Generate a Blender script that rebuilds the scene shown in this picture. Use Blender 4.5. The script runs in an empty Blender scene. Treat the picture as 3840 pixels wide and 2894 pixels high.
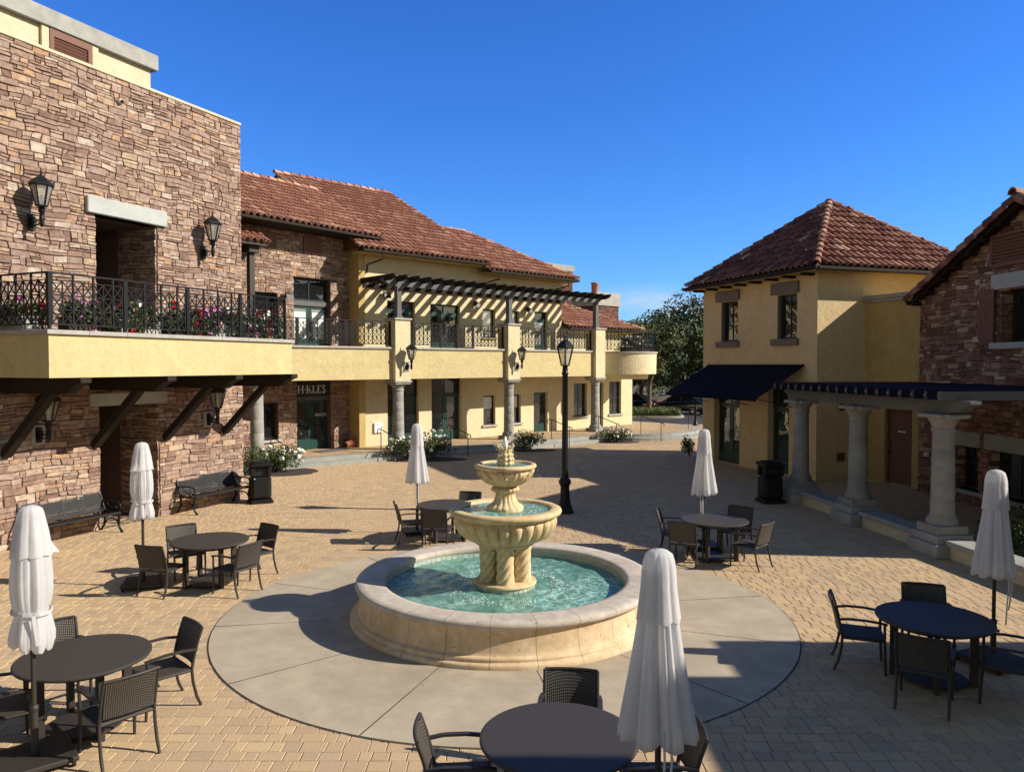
import bpy, math, random
from mathutils import Vector, Matrix
R = math.radians
scene = bpy.context.scene
COL = scene.collection
V3 = Vector

# ------------------------------------------------------------------ mesh builder
class MB:
    def __init__(s):
        s.v = []; s.f = []; s.t = []; s.sm = []; s.M = Matrix.Identity(4); s.tint = 0.5; s.smooth = False
    def add(s, vs, fs, tint=None, smooth=None):
        b = len(s.v); M = s.M
        s.v.extend([(M @ V3(p))[:] for p in vs])
        t = s.tint if tint is None else tint
        sm = s.smooth if smooth is None else smooth
        for f in fs:
            s.f.append(tuple(i + b for i in f)); s.t.append(t); s.sm.append(sm)
    def box(s, x0, x1, y0, y1, z0, z1, tint=None):
        s.add([(x0,y0,z0),(x1,y0,z0),(x1,y1,z0),(x0,y1,z0),(x0,y0,z1),(x1,y0,z1),(x1,y1,z1),(x0,y1,z1)],
              [(0,3,2,1),(4,5,6,7),(0,1,5,4),(1,2,6,5),(2,3,7,6),(3,0,4,7)], tint, False)
    def bbox(s, x0, x1, y0, y1, z0, z1, b=0.01, tint=None):
        # box with chamfered vertical and top edges
        def ring(z, i): return [(x0+i+b,y0+i,z),(x1-i-b,y0+i,z),(x1-i,y0+i+b,z),(x1-i,y1-i-b,z),(x1-i-b,y1-i,z),(x0+i+b,y1-i,z),(x0+i,y1-i-b,z),(x0+i,y0+i+b,z)]
        vs = ring(z0+b, 0)+ring(z1-b, 0)+ring(z1, b)+ring(z0, b)
        fs = []
        for k in range(8):
            n = (k+1) % 8
            fs += [(k,n,8+n,8+k),(8+k,8+n,16+n,16+k),(24+k,24+n,n,k)]
        fs += [tuple(range(16,24)), tuple(reversed(range(24,32)))]
        s.add(vs, fs, tint, False)
    def bar(s, a, b, w, h, up=(0,0,1), tint=None):
        a = V3(a); b = V3(b); d = (b-a).normalized(); u = V3(up)
        if abs(d.dot(u)) > 0.98: u = V3((0,1,0)) if abs(d.y) < .9 else V3((1,0,0))
        x = d.cross(u).normalized()*(w/2); y = x.cross(d).normalized()*(h/2)
        s.add([a-x-y,a+x-y,a+x+y,a-x+y,b-x-y,b+x-y,b+x+y,b-x+y],
              [(0,3,2,1),(4,5,6,7),(0,1,5,4),(1,2,6,5),(2,3,7,6),(3,0,4,7)], tint, False)
    def tube(s, pts, r, n=8, tint=None, cap=True):
        pts = [V3(p) for p in pts]; m = len(pts)
        rs = r if isinstance(r, (list, tuple)) else [r]*m
        vs = []; prev = None
        for i, p in enumerate(pts):
            d = (pts[min(i+1,m-1)]-pts[max(i-1,0)]).normalized()
            if prev is None:
                u = V3((0,0,1)) if abs(d.z) < .9 else V3((1,0,0))
                x = d.cross(u).normalized()
            else:
                x = (prev - d*prev.dot(d)).normalized()
            prev = x; y = d.cross(x)
            for k in range(n):
                a = 2*math.pi*k/n
                vs.append(p + x*(math.cos(a)*rs[i]) + y*(math.sin(a)*rs[i]))
        fs = []
        for i in range(m-1):
            for k in range(n):
                q = (k+1) % n
                fs.append((i*n+k, i*n+q, (i+1)*n+q, (i+1)*n+k))
        s.add(vs, fs, tint, True)
        if cap:
            s.add(vs[:n], [tuple(reversed(range(n)))], tint, False)
            s.add(vs[-n:], [tuple(range(n))], tint, False)
    def lathe(s, prof, n=48, c=(0,0,0), mod=None, tint=None, caps=False, smooth=True):
        # prof: list of (r, z); mod(i, ang, r, z) -> (r, z)
        vs = []; fs = []; m = len(prof)
        for i, (r, z) in enumerate(prof):
            for k in range(n):
                a = 2*math.pi*k/n; rr, zz = (r, z) if mod is None else mod(i, a, r, z)
                vs.append((c[0]+rr*math.cos(a), c[1]+rr*math.sin(a), c[2]+zz))
        for i in range(m-1):
            for k in range(n):
                q = (k+1) % n
                fs.append((i*n+k, i*n+q, (i+1)*n+q, (i+1)*n+k))
        s.add(vs, fs, tint, smooth)
        if not caps: return
        if prof[0][0] > 1e-4: s.add(vs[:n], [tuple(reversed(range(n)))], tint, False)
        if prof[-1][0] > 1e-4: s.add(vs[-n:], [tuple(range(n))], tint, False)
    def prism(s, poly, z0, z1, tint=None):
        n = len(poly)
        a = sum(poly[i][0]*poly[(i+1)%n][1]-poly[(i+1)%n][0]*poly[i][1] for i in range(n))
        if a < 0: poly = list(reversed(poly))
        vs = [(x,y,z0) for x,y in poly]+[(x,y,z1) for x,y in poly]
        fs = [tuple(reversed(range(n))), tuple(range(n,2*n))]+[(i,(i+1)%n,n+(i+1)%n,n+i) for i in range(n)]
        s.add(vs, fs, tint, False)
    def sphere(s, c, r, n=8, m=6, tint=None):
        rx, ry, rz = r if isinstance(r, (tuple, list)) else (r, r, r)
        vs = [(c[0],c[1],c[2]-rz)]
        for i in range(1, m):
            p = -math.pi/2+math.pi*i/m
            for k in range(n):
                a = 2*math.pi*k/n
                vs.append((c[0]+rx*math.cos(p)*math.cos(a), c[1]+ry*math.cos(p)*math.sin(a), c[2]+rz*math.sin(p)))
        vs.append((c[0],c[1],c[2]+rz)); L = len(vs)-1
        fs = [(0,1+(k+1)%n,1+k) for k in range(n)]
        for i in range(m-2):
            for k in range(n):
                q = (k+1)%n
                fs.append((1+i*n+k,1+i*n+q,1+(i+1)*n+q,1+(i+1)*n+k))
        b = 1+(m-2)*n
        fs += [(b+k,b+(k+1)%n,L) for k in range(n)]
        s.add(vs, fs, tint, True)
    def build(s, name, mat, parent=None):
        me = bpy.data.meshes.new(name)
        me.from_pydata(s.v, [], s.f)
        at = me.attributes.new('tint', 'FLOAT', 'FACE'); at.data.foreach_set('value', s.t)
        me.polygons.foreach_set('use_smooth', s.sm)
        if mat: me.materials.append(mat)
        me.update()
        o = bpy.data.objects.new(name, me); COL.objects.link(o)
        if parent is not None: o.parent = parent
        return o

def tag(o, label, cat, group=None, kind=None):
    o['label'] = label; o['category'] = cat
    if group: o['group'] = group
    if kind: o['kind'] = kind
    return o
def thing(name, label, cat, loc=(0,0,0), rz=0.0, group=None):
    o = bpy.data.objects.new(name, None); COL.objects.link(o)
    o.empty_display_size = .2
    o.location = loc; o.rotation_euler = (0,0,rz)
    return tag(o, label, cat, group)
def dup(root, loc, rz, label, group=None):
    r = root.copy(); COL.objects.link(r); r.location = loc; r.rotation_euler = (0,0,rz); r['label'] = label
    if group: r['group'] = group
    def rec(a, b):
        for ch in list(a.children):
            c = ch.copy(); COL.objects.link(c); c.parent = b
            rec(ch, c)
    rec(root, r)
    return r
def part(name, fn, mat, parent):
    m = MB(); fn(m); return m.build(name, mat, parent)

# ------------------------------------------------------------------ materials
MATS = {}
def newmat(name):
    m = bpy.data.materials.new(name); m.use_nodes = True
    nt = m.node_tree; b = nt.nodes['Principled BSDF']
    MATS[name] = m
    return m, nt, b
def nd(nt, typ, **kw):
    n = nt.nodes.new(typ)
    for k, v in kw.items():
        if k.startswith('i_'):
            key = k[2:]
            n.inputs[int(key) if key.isdigit() else key.replace('_',' ')].default_value = v
        else: setattr(n, k, v)
    return n
def lk(nt, a, b): nt.links.new(a, b)
def ramp(nt, stops, interp='LINEAR'):
    n = nt.nodes.new('ShaderNodeValToRGB'); cr = n.color_ramp; cr.interpolation = interp
    while len(cr.elements) < len(stops): cr.elements.new(0.5)
    for e, (p, c) in zip(cr.elements, stops):
        e.position = p; e.color = (c[0],c[1],c[2],1)
    return n
def mixc(nt, fac, a, b, mode='MIX'):
    n = nt.nodes.new('ShaderNodeMix'); n.data_type = 'RGBA'; n.blend_type = mode
    for sock, val in ((n.inputs[0], fac), (n.inputs[6], a), (n.inputs[7], b)):
        if hasattr(val, 'is_output'): lk(nt, val, sock)
        elif isinstance(val, (int, float)): sock.default_value = val
        else: sock.default_value = (val[0],val[1],val[2],1)
    return n.outputs[2]
def objco(nt):
    return nt.nodes.new('ShaderNodeTexCoord').outputs['Object']
def noise(nt, co, scale, detail=4, rough=.6, dist=0.0):
    n = nd(nt, 'ShaderNodeTexNoise'); n.inputs['Scale'].default_value = scale; n.inputs['Detail'].default_value = detail
    n.inputs['Roughness'].default_value = rough; n.inputs['Distortion'].default_value = dist
    lk(nt, co, n.inputs['Vector']); return n.outputs[0]
def bump(nt, b, h, strength=.3, dist=.02):
    n = nd(nt, 'ShaderNodeBump'); n.inputs['Strength'].default_value = strength; n.inputs['Distance'].default_value = dist
    lk(nt, h, n.inputs['Height']); lk(nt, n.outputs[0], b.inputs['Normal']); return n
def simple(name, col, rough=.6, metal=0.0, var=.15, nscale=6, bs=.0, spec=None):
    m, nt, b = newmat(name); co = objco(nt)
    f = noise(nt, co, nscale, 5)
    c = mixc(nt, f, [x*(1-var) for x in col], [min(1,x*(1+var)) for x in col])
    lk(nt, c, b.inputs['Base Color']); b.inputs['Roughness'].default_value = rough; b.inputs['Metallic'].default_value = metal
    if spec is not None: b.inputs['Specular IOR Level'].default_value = spec
    if bs: bump(nt, b, noise(nt, co, nscale*8, 4), bs, .01)
    return m
def tinted(name, stops, rough=.8, nscale=25, nvar=.25, bs=.3, bd=.01, interp='LINEAR'):
    m, nt, b = newmat(name); co = objco(nt)
    a = nd(nt, 'ShaderNodeAttribute', attribute_name='tint')
    r = ramp(nt, stops, interp); lk(nt, a.outputs['Fac'], r.inputs[0])
    n = noise(nt, co, nscale, 6, .65)
    rr = ramp(nt, [(.3, (1-nvar,)*3), (.7, (1+nvar,)*3)]); lk(nt, n, rr.inputs[0])
    c = mixc(nt, 1.0, r.outputs[0], rr.outputs[0], 'MULTIPLY')
    lk(nt, c, b.inputs['Base Color']); b.inputs['Roughness'].default_value = rough
    b.inputs['Specular IOR Level'].default_value = .25
    if bs: bump(nt, b, n, bs, bd)
    return m

STONE = tinted('ledge_stone', [(0,(.185,.115,.09)),(.12,(.235,.15,.115)),(.26,(.295,.195,.15)),(.40,(.27,.185,.15)),(.54,(.335,.235,.18)),
    (.66,(.37,.27,.20)),(.76,(.32,.23,.195)),(.85,(.36,.225,.135)),(.93,(.42,.32,.23)),(1,(.43,.355,.29))], .9, 10, .36, .6, .03)
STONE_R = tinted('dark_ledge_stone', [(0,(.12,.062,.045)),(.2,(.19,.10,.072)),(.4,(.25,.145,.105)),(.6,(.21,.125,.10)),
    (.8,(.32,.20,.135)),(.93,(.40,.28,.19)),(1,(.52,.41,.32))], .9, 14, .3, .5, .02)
GROUT = simple('grout', (.115,.076,.058), .95, var=.3)
TILE = tinted('clay_roof_tile', [(0,(.05,.02,.016)),(.12,(.23,.09,.06)),(.35,(.35,.15,.10)),(.6,(.29,.115,.078)),(.8,(.44,.225,.155)),(.92,(.51,.30,.21)),(1,(.55,.40,.31))], .85, 9, .3, .25, .01)
TILE_D = tinted('dark_clay_roof_tile', [(0,(.04,.018,.016)),(.12,(.14,.055,.042)),(.45,(.23,.09,.066)),(.7,(.29,.13,.09)),(.88,(.38,.22,.15)),(1,(.58,.44,.32))], .8, 9, .3, .25, .01)
def stucco(name, c1, c2, stain=None):
    m, nt, b = newmat(name); co = objco(nt)
    n1 = noise(nt, co, 1.3, 6, .65, 1.2); n2 = noise(nt, co, 4, 5, .6, 1.5); n3 = noise(nt, co, 40, 3, .6)
    r = ramp(nt, [(.32, c1), (.68, c2)]); lk(nt, n1, r.inputs[0])
    r2 = ramp(nt, [(.3,(.9,.9,.9)),(.7,(1.05,1.05,1.05))]); lk(nt, n2, r2.inputs[0])
    c = mixc(nt, 1.0, r.outputs[0], r2.outputs[0], 'MULTIPLY')
    mp = nd(nt,'ShaderNodeMapping'); mp.inputs['Scale'].default_value = (3.5,3.5,.18); lk(nt, co, mp.inputs[0])
    st = noise(nt, mp.outputs[0], 1.6, 5, .65)
    rs = ramp(nt, [(.5,(1,1,1)),(.8,(.93,.91,.88))]); lk(nt, st, rs.inputs[0])
    c = mixc(nt, 1.0, c, rs.outputs[0], 'MULTIPLY')
    lk(nt, c, b.inputs['Base Color']); b.inputs['Roughness'].default_value = .92; b.inputs['Specular IOR Level'].default_value = .15
    h = nd(nt, 'ShaderNodeMath', operation='MULTIPLY_ADD'); lk(nt, n2, h.inputs[0]); h.inputs[1].default_value = 3.0; lk(nt, n3, h.inputs[2])
    bump(nt, b, h.outputs[0], .32, .025)
    return m
YELLOW = stucco('yellow_stucco', (.52,.42,.215), (.58,.485,.26))
PALEY = stucco('pale_yellow_stucco', (.60,.52,.325), (.66,.58,.38))
TOWERY = stucco('tower_stucco', (.66,.49,.26), (.72,.56,.325))
YELLOW2 = stucco('ochre_stucco', (.45,.32,.125), (.52,.39,.17))
CREAM = stucco('cream_stucco', (.56,.48,.33), (.62,.545,.39))
CONC = None
def concrete(name, c1, c2, sc=2.0):
    m, nt, b = newmat(name); co = objco(nt)
    n1 = noise(nt, co, sc, 7, .65, .4); n2 = noise(nt, co, 90, 3, .7)
    r = ramp(nt, [(.3, c1), (.7, c2)]); lk(nt, n1, r.inputs[0])
    r2 = ramp(nt, [(.25,(.82,.82,.82)),(.75,(1.1,1.1,1.1))]); lk(nt, n2, r2.inputs[0])
    c = mixc(nt, 1.0, r.outputs[0], r2.outputs[0], 'MULTIPLY')
    lk(nt, c, b.inputs['Base Color']); b.inputs['Roughness'].default_value = .85; b.inputs['Specular IOR Level'].default_value = .25
    bump(nt, b, n2, .15, .005)
    return m
GREYSTONE = concrete('cast_stone', (.27,.27,.25), (.38,.38,.35), 3)
COPING = concrete('coping_stone', (.33,.31,.28), (.44,.42,.385), 2.5)
LIMEGREY = concrete('grey_column_stone', (.22,.215,.195), (.36,.35,.31), 2.2)
LINTEL = concrete('pale_lintel_stone', (.36,.38,.365), (.47,.485,.46), 2.5)
DARKTRIM = simple('taupe_trim', (.165,.14,.12), .8)
BLACK = simple('black_iron', (.009,.009,.010), .45, .0, .2, 10, 0, .3)
BLACKP = simple('black_powder_coat', (.009,.009,.0095), .55, .0, .2, 30, .1, .3)
BRONZE = simple('bronze_metal', (.040,.034,.030), .5, .1, .12, 8, 0, .35)
TABLETOP = simple('bronze_tabletop', (.047,.040,.034), .55, .0, .06, 14, .05, .3)
WOOD = simple('dark_stained_timber', (.026,.020,.0165), .8, 0, .3, 12, .3, .2)
GREYWOOD = simple('grey_painted_timber', (.105,.105,.105), .75, 0, .25, 12, .3)
NAVYWOOD = simple('sky_tinted_dark_timber', (.016,.02,.038), .55, 0, .25, 12, .2)  # dark timber with the sky's blue reflection put into its colour
BROWN = simple('brown_painted_wood', (.17,.075,.05), .7, 0, .12, 10, .1)
GREEN = simple('dark_green_paint', (.008,.045,.035), .4, 0, .15, 10)
DARKG = simple('near_black_frame', (.012,.016,.016), .45)
NAVY = simple('navy_canvas', (.0045,.006,.016), .9, 0, .25, 3, .1, .1)
WHITE = simple('white_paint', (.78,.77,.74), .6, 0, .04)
CURTAIN = simple('white_blind', (.72,.73,.72), .8, 0, .05)
TERRA = simple('terracotta', (.42,.14,.075), .75, 0, .15, 8, .1)
REDP = simple('red_enamel', (.35,.02,.02), .4)
ASPHALT = concrete('asphalt', (.035,.035,.037), (.06,.06,.062), 1.2)
BARK = simple('bark', (.13,.095,.07), .95, 0, .35, 14, .5)
SOIL = simple('soil_mulch', (.045,.03,.022), .98, 0, .5, 30, .5)
LEAF = tinted('leaf', [(0,(.022,.045,.012)),(.5,(.05,.085,.024)),(1,(.10,.135,.04))], .6, 20, .15, 0)
LEAF_T = tinted('tree_leaf', [(0,(.025,.048,.02)),(.45,(.06,.085,.03)),(.8,(.12,.135,.048)),(1,(.17,.15,.06))], .55, 3, .2, 0)
LEAF_B = tinted('brown_green_leaf', [(0,(.035,.055,.018)),(.5,(.085,.125,.038)),(.8,(.15,.165,.06)),(1,(.22,.15,.07))], .6, 20, .15, 0)
GRASSY = tinted('ornamental_grass_blade', [(0,(.06,.10,.03)),(.6,(.13,.18,.06)),(1,(.25,.25,.12))], .7, 20, .1, 0)
PETAL_R = tinted('red_petal', [(0,(.30,.006,.012)),(1,(.60,.02,.035))], .55, 20, .1, 0)
PETAL_P = tinted('pink_petal', [(0,(.58,.15,.42)),(1,(.80,.42,.68))], .55, 20, .1, 0)
PETAL_W = tinted('white_petal', [(0,(.66,.64,.56)),(1,(.82,.81,.76))], .55, 20, .1, 0)

def glassy(name, col, rough=.03, spec=.8, bs=.0):
    m, nt, b = newmat(name)
    b.inputs['Base Color'].default_value = (*col,1); b.inputs['Roughness'].default_value = rough
    b.inputs['Specular IOR Level'].default_value = spec; b.inputs['IOR'].default_value = 1.9
    if bs: bump(nt, b, noise(nt, objco(nt), 2.2, 2, .5), bs, .03)
    return m
PANE = glassy('dark_window_glass', (.010,.012,.013), .02, .55, .16)
PANE_L = glassy('pale_window_glass', (.30,.32,.31), .04, .9, .05)
def clearglass(name, tint=(.9,.9,.9), a=.25):
    m, nt, b = newmat(name); nt.nodes.remove(b)
    out = [n for n in nt.nodes if n.type == 'OUTPUT_MATERIAL'][0]
    t = nd(nt, 'ShaderNodeBsdfTransparent'); t.inputs[0].default_value = (*tint,1)
    g = nd(nt, 'ShaderNodeBsdfGlossy'); g.inputs['Roughness'].default_value = .08
    d = nd(nt, 'ShaderNodeBsdfDiffuse'); d.inputs[0].default_value = (.75,.73,.68,1)
    f = nd(nt, 'ShaderNodeFresnel'); f.inputs[0].default_value = 1.45
    m1 = nd(nt, 'ShaderNodeMixShader'); lk(nt, f.outputs[0], m1.inputs[0]); lk(nt, t.outputs[0], m1.inputs[1]); lk(nt, g.outputs[0], m1.inputs[2])
    m2 = nd(nt, 'ShaderNodeMixShader'); m2.inputs[0].default_value = a; lk(nt, m1.outputs[0], m2.inputs[1]); lk(nt, d.outputs[0], m2.inputs[2])
    lk(nt, m2.outputs[0], out.inputs[0]); return m
LGLASS = clearglass('lantern_glass', (.92,.92,.9), .28)

def fabric():
    m, nt, b = newmat('white_canvas'); co = objco(nt)
    n = noise(nt, co, 14, 5, .6)
    c = mixc(nt, n, (.74,.73,.735), (.82,.81,.815)); lk(nt, c, b.inputs['Base Color'])
    b.inputs['Roughness'].default_value = .9; b.inputs['Specular IOR Level'].default_value = .15
    w = noise(nt, co, 5, 4, .6, .8); bump(nt, b, w, .25, .03)
    out = [x for x in nt.nodes if x.type == 'OUTPUT_MATERIAL'][0]
    tr = nd(nt, 'ShaderNodeBsdfTranslucent'); lk(nt, c, tr.inputs[0])
    ms = nd(nt, 'ShaderNodeMixShader'); ms.inputs[0].default_value = .5
    lk(nt, b.outputs[0], ms.inputs[1]); lk(nt, tr.outputs[0], ms.inputs[2]); lk(nt, ms.outputs[0], out.inputs[0])
    return m
FABRIC = fabric()

def wicker():
    m, nt, b = newmat('woven_wicker'); co = objco(nt)
    mp = nd(nt, 'ShaderNodeMapping'); lk(nt, co, mp.inputs[0])
    sx = nd(nt, 'ShaderNodeSeparateXYZ'); lk(nt, mp.outputs[0], sx.inputs[0])
    def wave(sock, f, ph=0):
        a = nd(nt, 'ShaderNodeMath', operation='MULTIPLY_ADD'); lk(nt, sock, a.inputs[0]); a.inputs[1].default_value = f; a.inputs[2].default_value = ph
        s = nd(nt, 'ShaderNodeMath', operation='SINE'); lk(nt, a.outputs[0], s.inputs[0]); return s.outputs[0]
    wx = wave(sx.outputs[0], 2*math.pi/.020)
    yz = nd(nt, 'ShaderNodeMath', operation='ADD'); lk(nt, sx.outputs[1], yz.inputs[0]); lk(nt, sx.outputs[2], yz.inputs[1])
    wz = wave(yz.outputs[0], 2*math.pi/.020)
    pr = nd(nt, 'ShaderNodeMath', operation='ADD'); lk(nt, wx, pr.inputs[0]); lk(nt, wz, pr.inputs[1])
    h = nd(nt, 'ShaderNodeMath', operation='MULTIPLY_ADD'); lk(nt, pr.outputs[0], h.inputs[0]); h.inputs[1].default_value = .25; h.inputs[2].default_value = .5
    r = ramp(nt, [(.2,(.014,.011,.009)),(.5,(.042,.035,.029)),(.9,(.095,.08,.067))]); lk(nt, h.outputs[0], r.inputs[0])
    lk(nt, r.outputs[0], b.inputs['Base Color']); b.inputs['Roughness'].default_value = .6
    bump(nt, b, h.outputs[0], .8, .006)
    return m
WICKER = wicker()

def pavers():
    m, nt, b = newmat('clay_concrete_pavers'); co = objco(nt)
    wn = nd(nt, 'ShaderNodeTexNoise'); wn.inputs['Scale'].default_value = 2.5; lk(nt, co, wn.inputs['Vector'])
    wob = nd(nt, 'ShaderNodeVectorMath', operation='SCALE'); lk(nt, wn.outputs['Color'], wob.inputs[0]); wob.inputs['Scale'].default_value = .018
    ad = nd(nt, 'ShaderNodeVectorMath', operation='ADD'); lk(nt, co, ad.inputs[0]); lk(nt, wob.outputs[0], ad.inputs[1])
    def brick(c1, c2, mort, ms):
        t = nd(nt, 'ShaderNodeTexBrick'); t.offset = .37; t.offset_frequency = 2; t.squash = .66; t.squash_frequency = 3
        t.inputs['Color1'].default_value = (*c1,1); t.inputs['Color2'].default_value = (*c2,1); t.inputs['Mortar'].default_value = (*mort,1)
        t.inputs['Scale'].default_value = 1; t.inputs['Mortar Size'].default_value = ms; t.inputs['Mortar Smooth'].default_value = .4
        t.inputs['Brick Width'].default_value = .245; t.inputs['Row Height'].default_value = .175; t.inputs['Bias'].default_value = 0
        lk(nt, ad.outputs[0], t.inputs['Vector']); return t
    t = brick((0,0,0),(1,1,1),(.5,.5,.5), .006)
    r = ramp(nt, [(0,(.395,.29,.19)),(.14,(.445,.32,.20)),(.3,(.51,.36,.205)),(.45,(.465,.335,.21)),(.58,(.545,.385,.215)),(.7,(.47,.345,.22)),(.82,(.52,.37,.21)),(.92,(.57,.42,.24)),(1,(.42,.32,.22))])
    lk(nt, t.outputs['Color'], r.inputs[0])
    n = noise(nt, co, 45, 4, .7); r2 = ramp(nt, [(.3,(.84,.84,.84)),(.7,(1.12,1.12,1.12))]); lk(nt, n, r2.inputs[0])
    c = mixc(nt, 1.0, r.outputs[0], r2.outputs[0], 'MULTIPLY')
    n2 = noise(nt, co, .35, 5, .65, .5); r3 = ramp(nt, [(.32,(.80,.79,.78)),(.66,(1.05,1.05,1.05))]); lk(nt, n2, r3.inputs[0])
    c = mixc(nt, 1.0, c, r3.outputs[0], 'MULTIPLY')
    c = mixc(nt, t.outputs['Fac'], c, (.10,.072,.045))
    lk(nt, c, b.inputs['Base Color']); b.inputs['Roughness'].default_value = .88; b.inputs['Specular IOR Level'].default_value = .25
    inv = nd(nt, 'ShaderNodeMath', operation='SUBTRACT'); inv.inputs[0].default_value = 1; lk(nt, t.outputs['Fac'], inv.inputs[1])
    h = nd(nt, 'ShaderNodeMath', operation='MULTIPLY_ADD'); lk(nt, n, h.inputs[0]); h.inputs[1].default_value = .12; lk(nt, inv.outputs[0], h.inputs[2])
    bump(nt, b, h.outputs[0], .6, .008)
    return m
PAVER = pavers()

def disc_mat():
    m, nt, b = newmat('broom_finished_concrete'); co = objco(nt)
    n1 = noise(nt, co, .8, 7, .65, .6); n2 = noise(nt, co, 70, 3, .7); n3 = noise(nt, co, 3, 5, .6)
    r = ramp(nt, [(.3,(.375,.305,.22)),(.7,(.485,.41,.30))]); lk(nt, n1, r.inputs[0])
    r2 = ramp(nt, [(.25,(.86,.86,.86)),(.75,(1.08,1.08,1.08))]); lk(nt, n2, r2.inputs[0])
    c = mixc(nt, 1.0, r.outputs[0], r2.outputs[0], 'MULTIPLY')
    r4 = ramp(nt, [(.35,(.9,.9,.9)),(.65,(1.04,1.04,1.04))]); lk(nt, n3, r4.inputs[0])
    c = mixc(nt, 1.0, c, r4.outputs[0], 'MULTIPLY')
    # water stains left round the basin
    sb = nd(nt, 'ShaderNodeVectorMath', operation='DISTANCE'); lk(nt, co, sb.inputs[0]); sb.inputs[1].default_value = (-.10,11.45,0)
    dr = nd(nt, 'ShaderNodeMapRange'); dr.inputs[1].default_value = 2.3; dr.inputs[2].default_value = 3.4; dr.inputs[3].default_value = 1; dr.inputs[4].default_value = 0; lk(nt, sb.outputs['Value'], dr.inputs[0])
    n5 = noise(nt, co, 1.1, 7, .7, 1.0); sr = ramp(nt, [(.42,(0,0,0)),(.62,(1,1,1))]); lk(nt, n5, sr.inputs[0])
    st = nd(nt, 'ShaderNodeMath', operation='MULTIPLY'); lk(nt, dr.outputs[0], st.inputs[0]); lk(nt, sr.outputs[0], st.inputs[1])
    s2 = nd(nt, 'ShaderNodeMath', operation='MULTIPLY'); lk(nt, st.outputs[0], s2.inputs[0]); s2.inputs[1].default_value = .6
    c = mixc(nt, s2.outputs[0], c, (.235,.20,.16))
    n6 = noise(nt, co, 11, 2, .5); sp6 = ramp(nt, [(.765,(0,0,0)),(.785,(1,1,1))]); lk(nt, n6, sp6.inputs[0]); c = mixc(nt, sp6.outputs[0], c, (.16,.125,.09))
    lk(nt, c, b.inputs['Base Color']); b.inputs['Roughness'].default_value = .85; b.inputs['Specular IOR Level'].default_value = .25
    bump(nt, b, n2, .12, .004)
    return m
DISC = disc_mat()

def travertine(name, c1, c2, c3, joints=0):
    m, nt, b = newmat(name); co = objco(nt)
    n1 = noise(nt, co, 2.2, 6, .65, .8); n2 = noise(nt, co, 9, 6, .7); n3 = noise(nt, co, 21, 3, .6)
    r = ramp(nt, [(.28,c1),(.52,c2),(.74,c3)]); lk(nt, n1, r.inputs[0])
    r2 = ramp(nt, [(.3,(.82,.8,.77)),(.6,(1.04,1.04,1.04))]); lk(nt, n2, r2.inputs[0])
    c = mixc(nt, 1.0, r.outputs[0], r2.outputs[0], 'MULTIPLY')
    pit = ramp(nt, [(.675,(0,0,0)),(.71,(1,1,1))]); lk(nt, n3, pit.inputs[0])
    c = mixc(nt, pit.outputs[0], c, (.13,.075,.035))
    if joints:
        sx = nd(nt, 'ShaderNodeSeparateXYZ'); lk(nt, co, sx.inputs[0])
        at = nd(nt, 'ShaderNodeMath', operation='ARCTAN2'); lk(nt, sx.outputs[1], at.inputs[0]); lk(nt, sx.outputs[0], at.inputs[1])
        mu = nd(nt, 'ShaderNodeMath', operation='MULTIPLY_ADD'); lk(nt, at.outputs[0], mu.inputs[0]); mu.inputs[1].default_value = joints/(2*math.pi); mu.inputs[2].default_value = 50.3
        fr = nd(nt, 'ShaderNodeMath', operation='FRACT'); lk(nt, mu.outputs[0], fr.inputs[0])
        lt = ramp(nt, [(.0,(1,1,1)),(.008,(1,1,1)),(.016,(0,0,0))]); lk(nt, fr.outputs[0], lt.inputs[0])
        c = mixc(nt, lt.outputs[0], c, (.20,.135,.085))
    lk(nt, c, b.inputs['Base Color']); b.inputs['Roughness'].default_value = .8; b.inputs['Specular IOR Level'].default_value = .3
    h = nd(nt, 'ShaderNodeMath', operation='SUBTRACT'); lk(nt, n2, h.inputs[0]); lk(nt, pit.outputs[0], h.inputs[1])
    bump(nt, b, h.outputs[0], .35, .01)
    return m
TRAV = travertine('carved_travertine', (.47,.33,.165), (.62,.48,.275), (.69,.58,.38))
TRAV_B = travertine('basin_travertine', (.50,.35,.195), (.63,.475,.30), (.69,.57,.415), 24)

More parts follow.
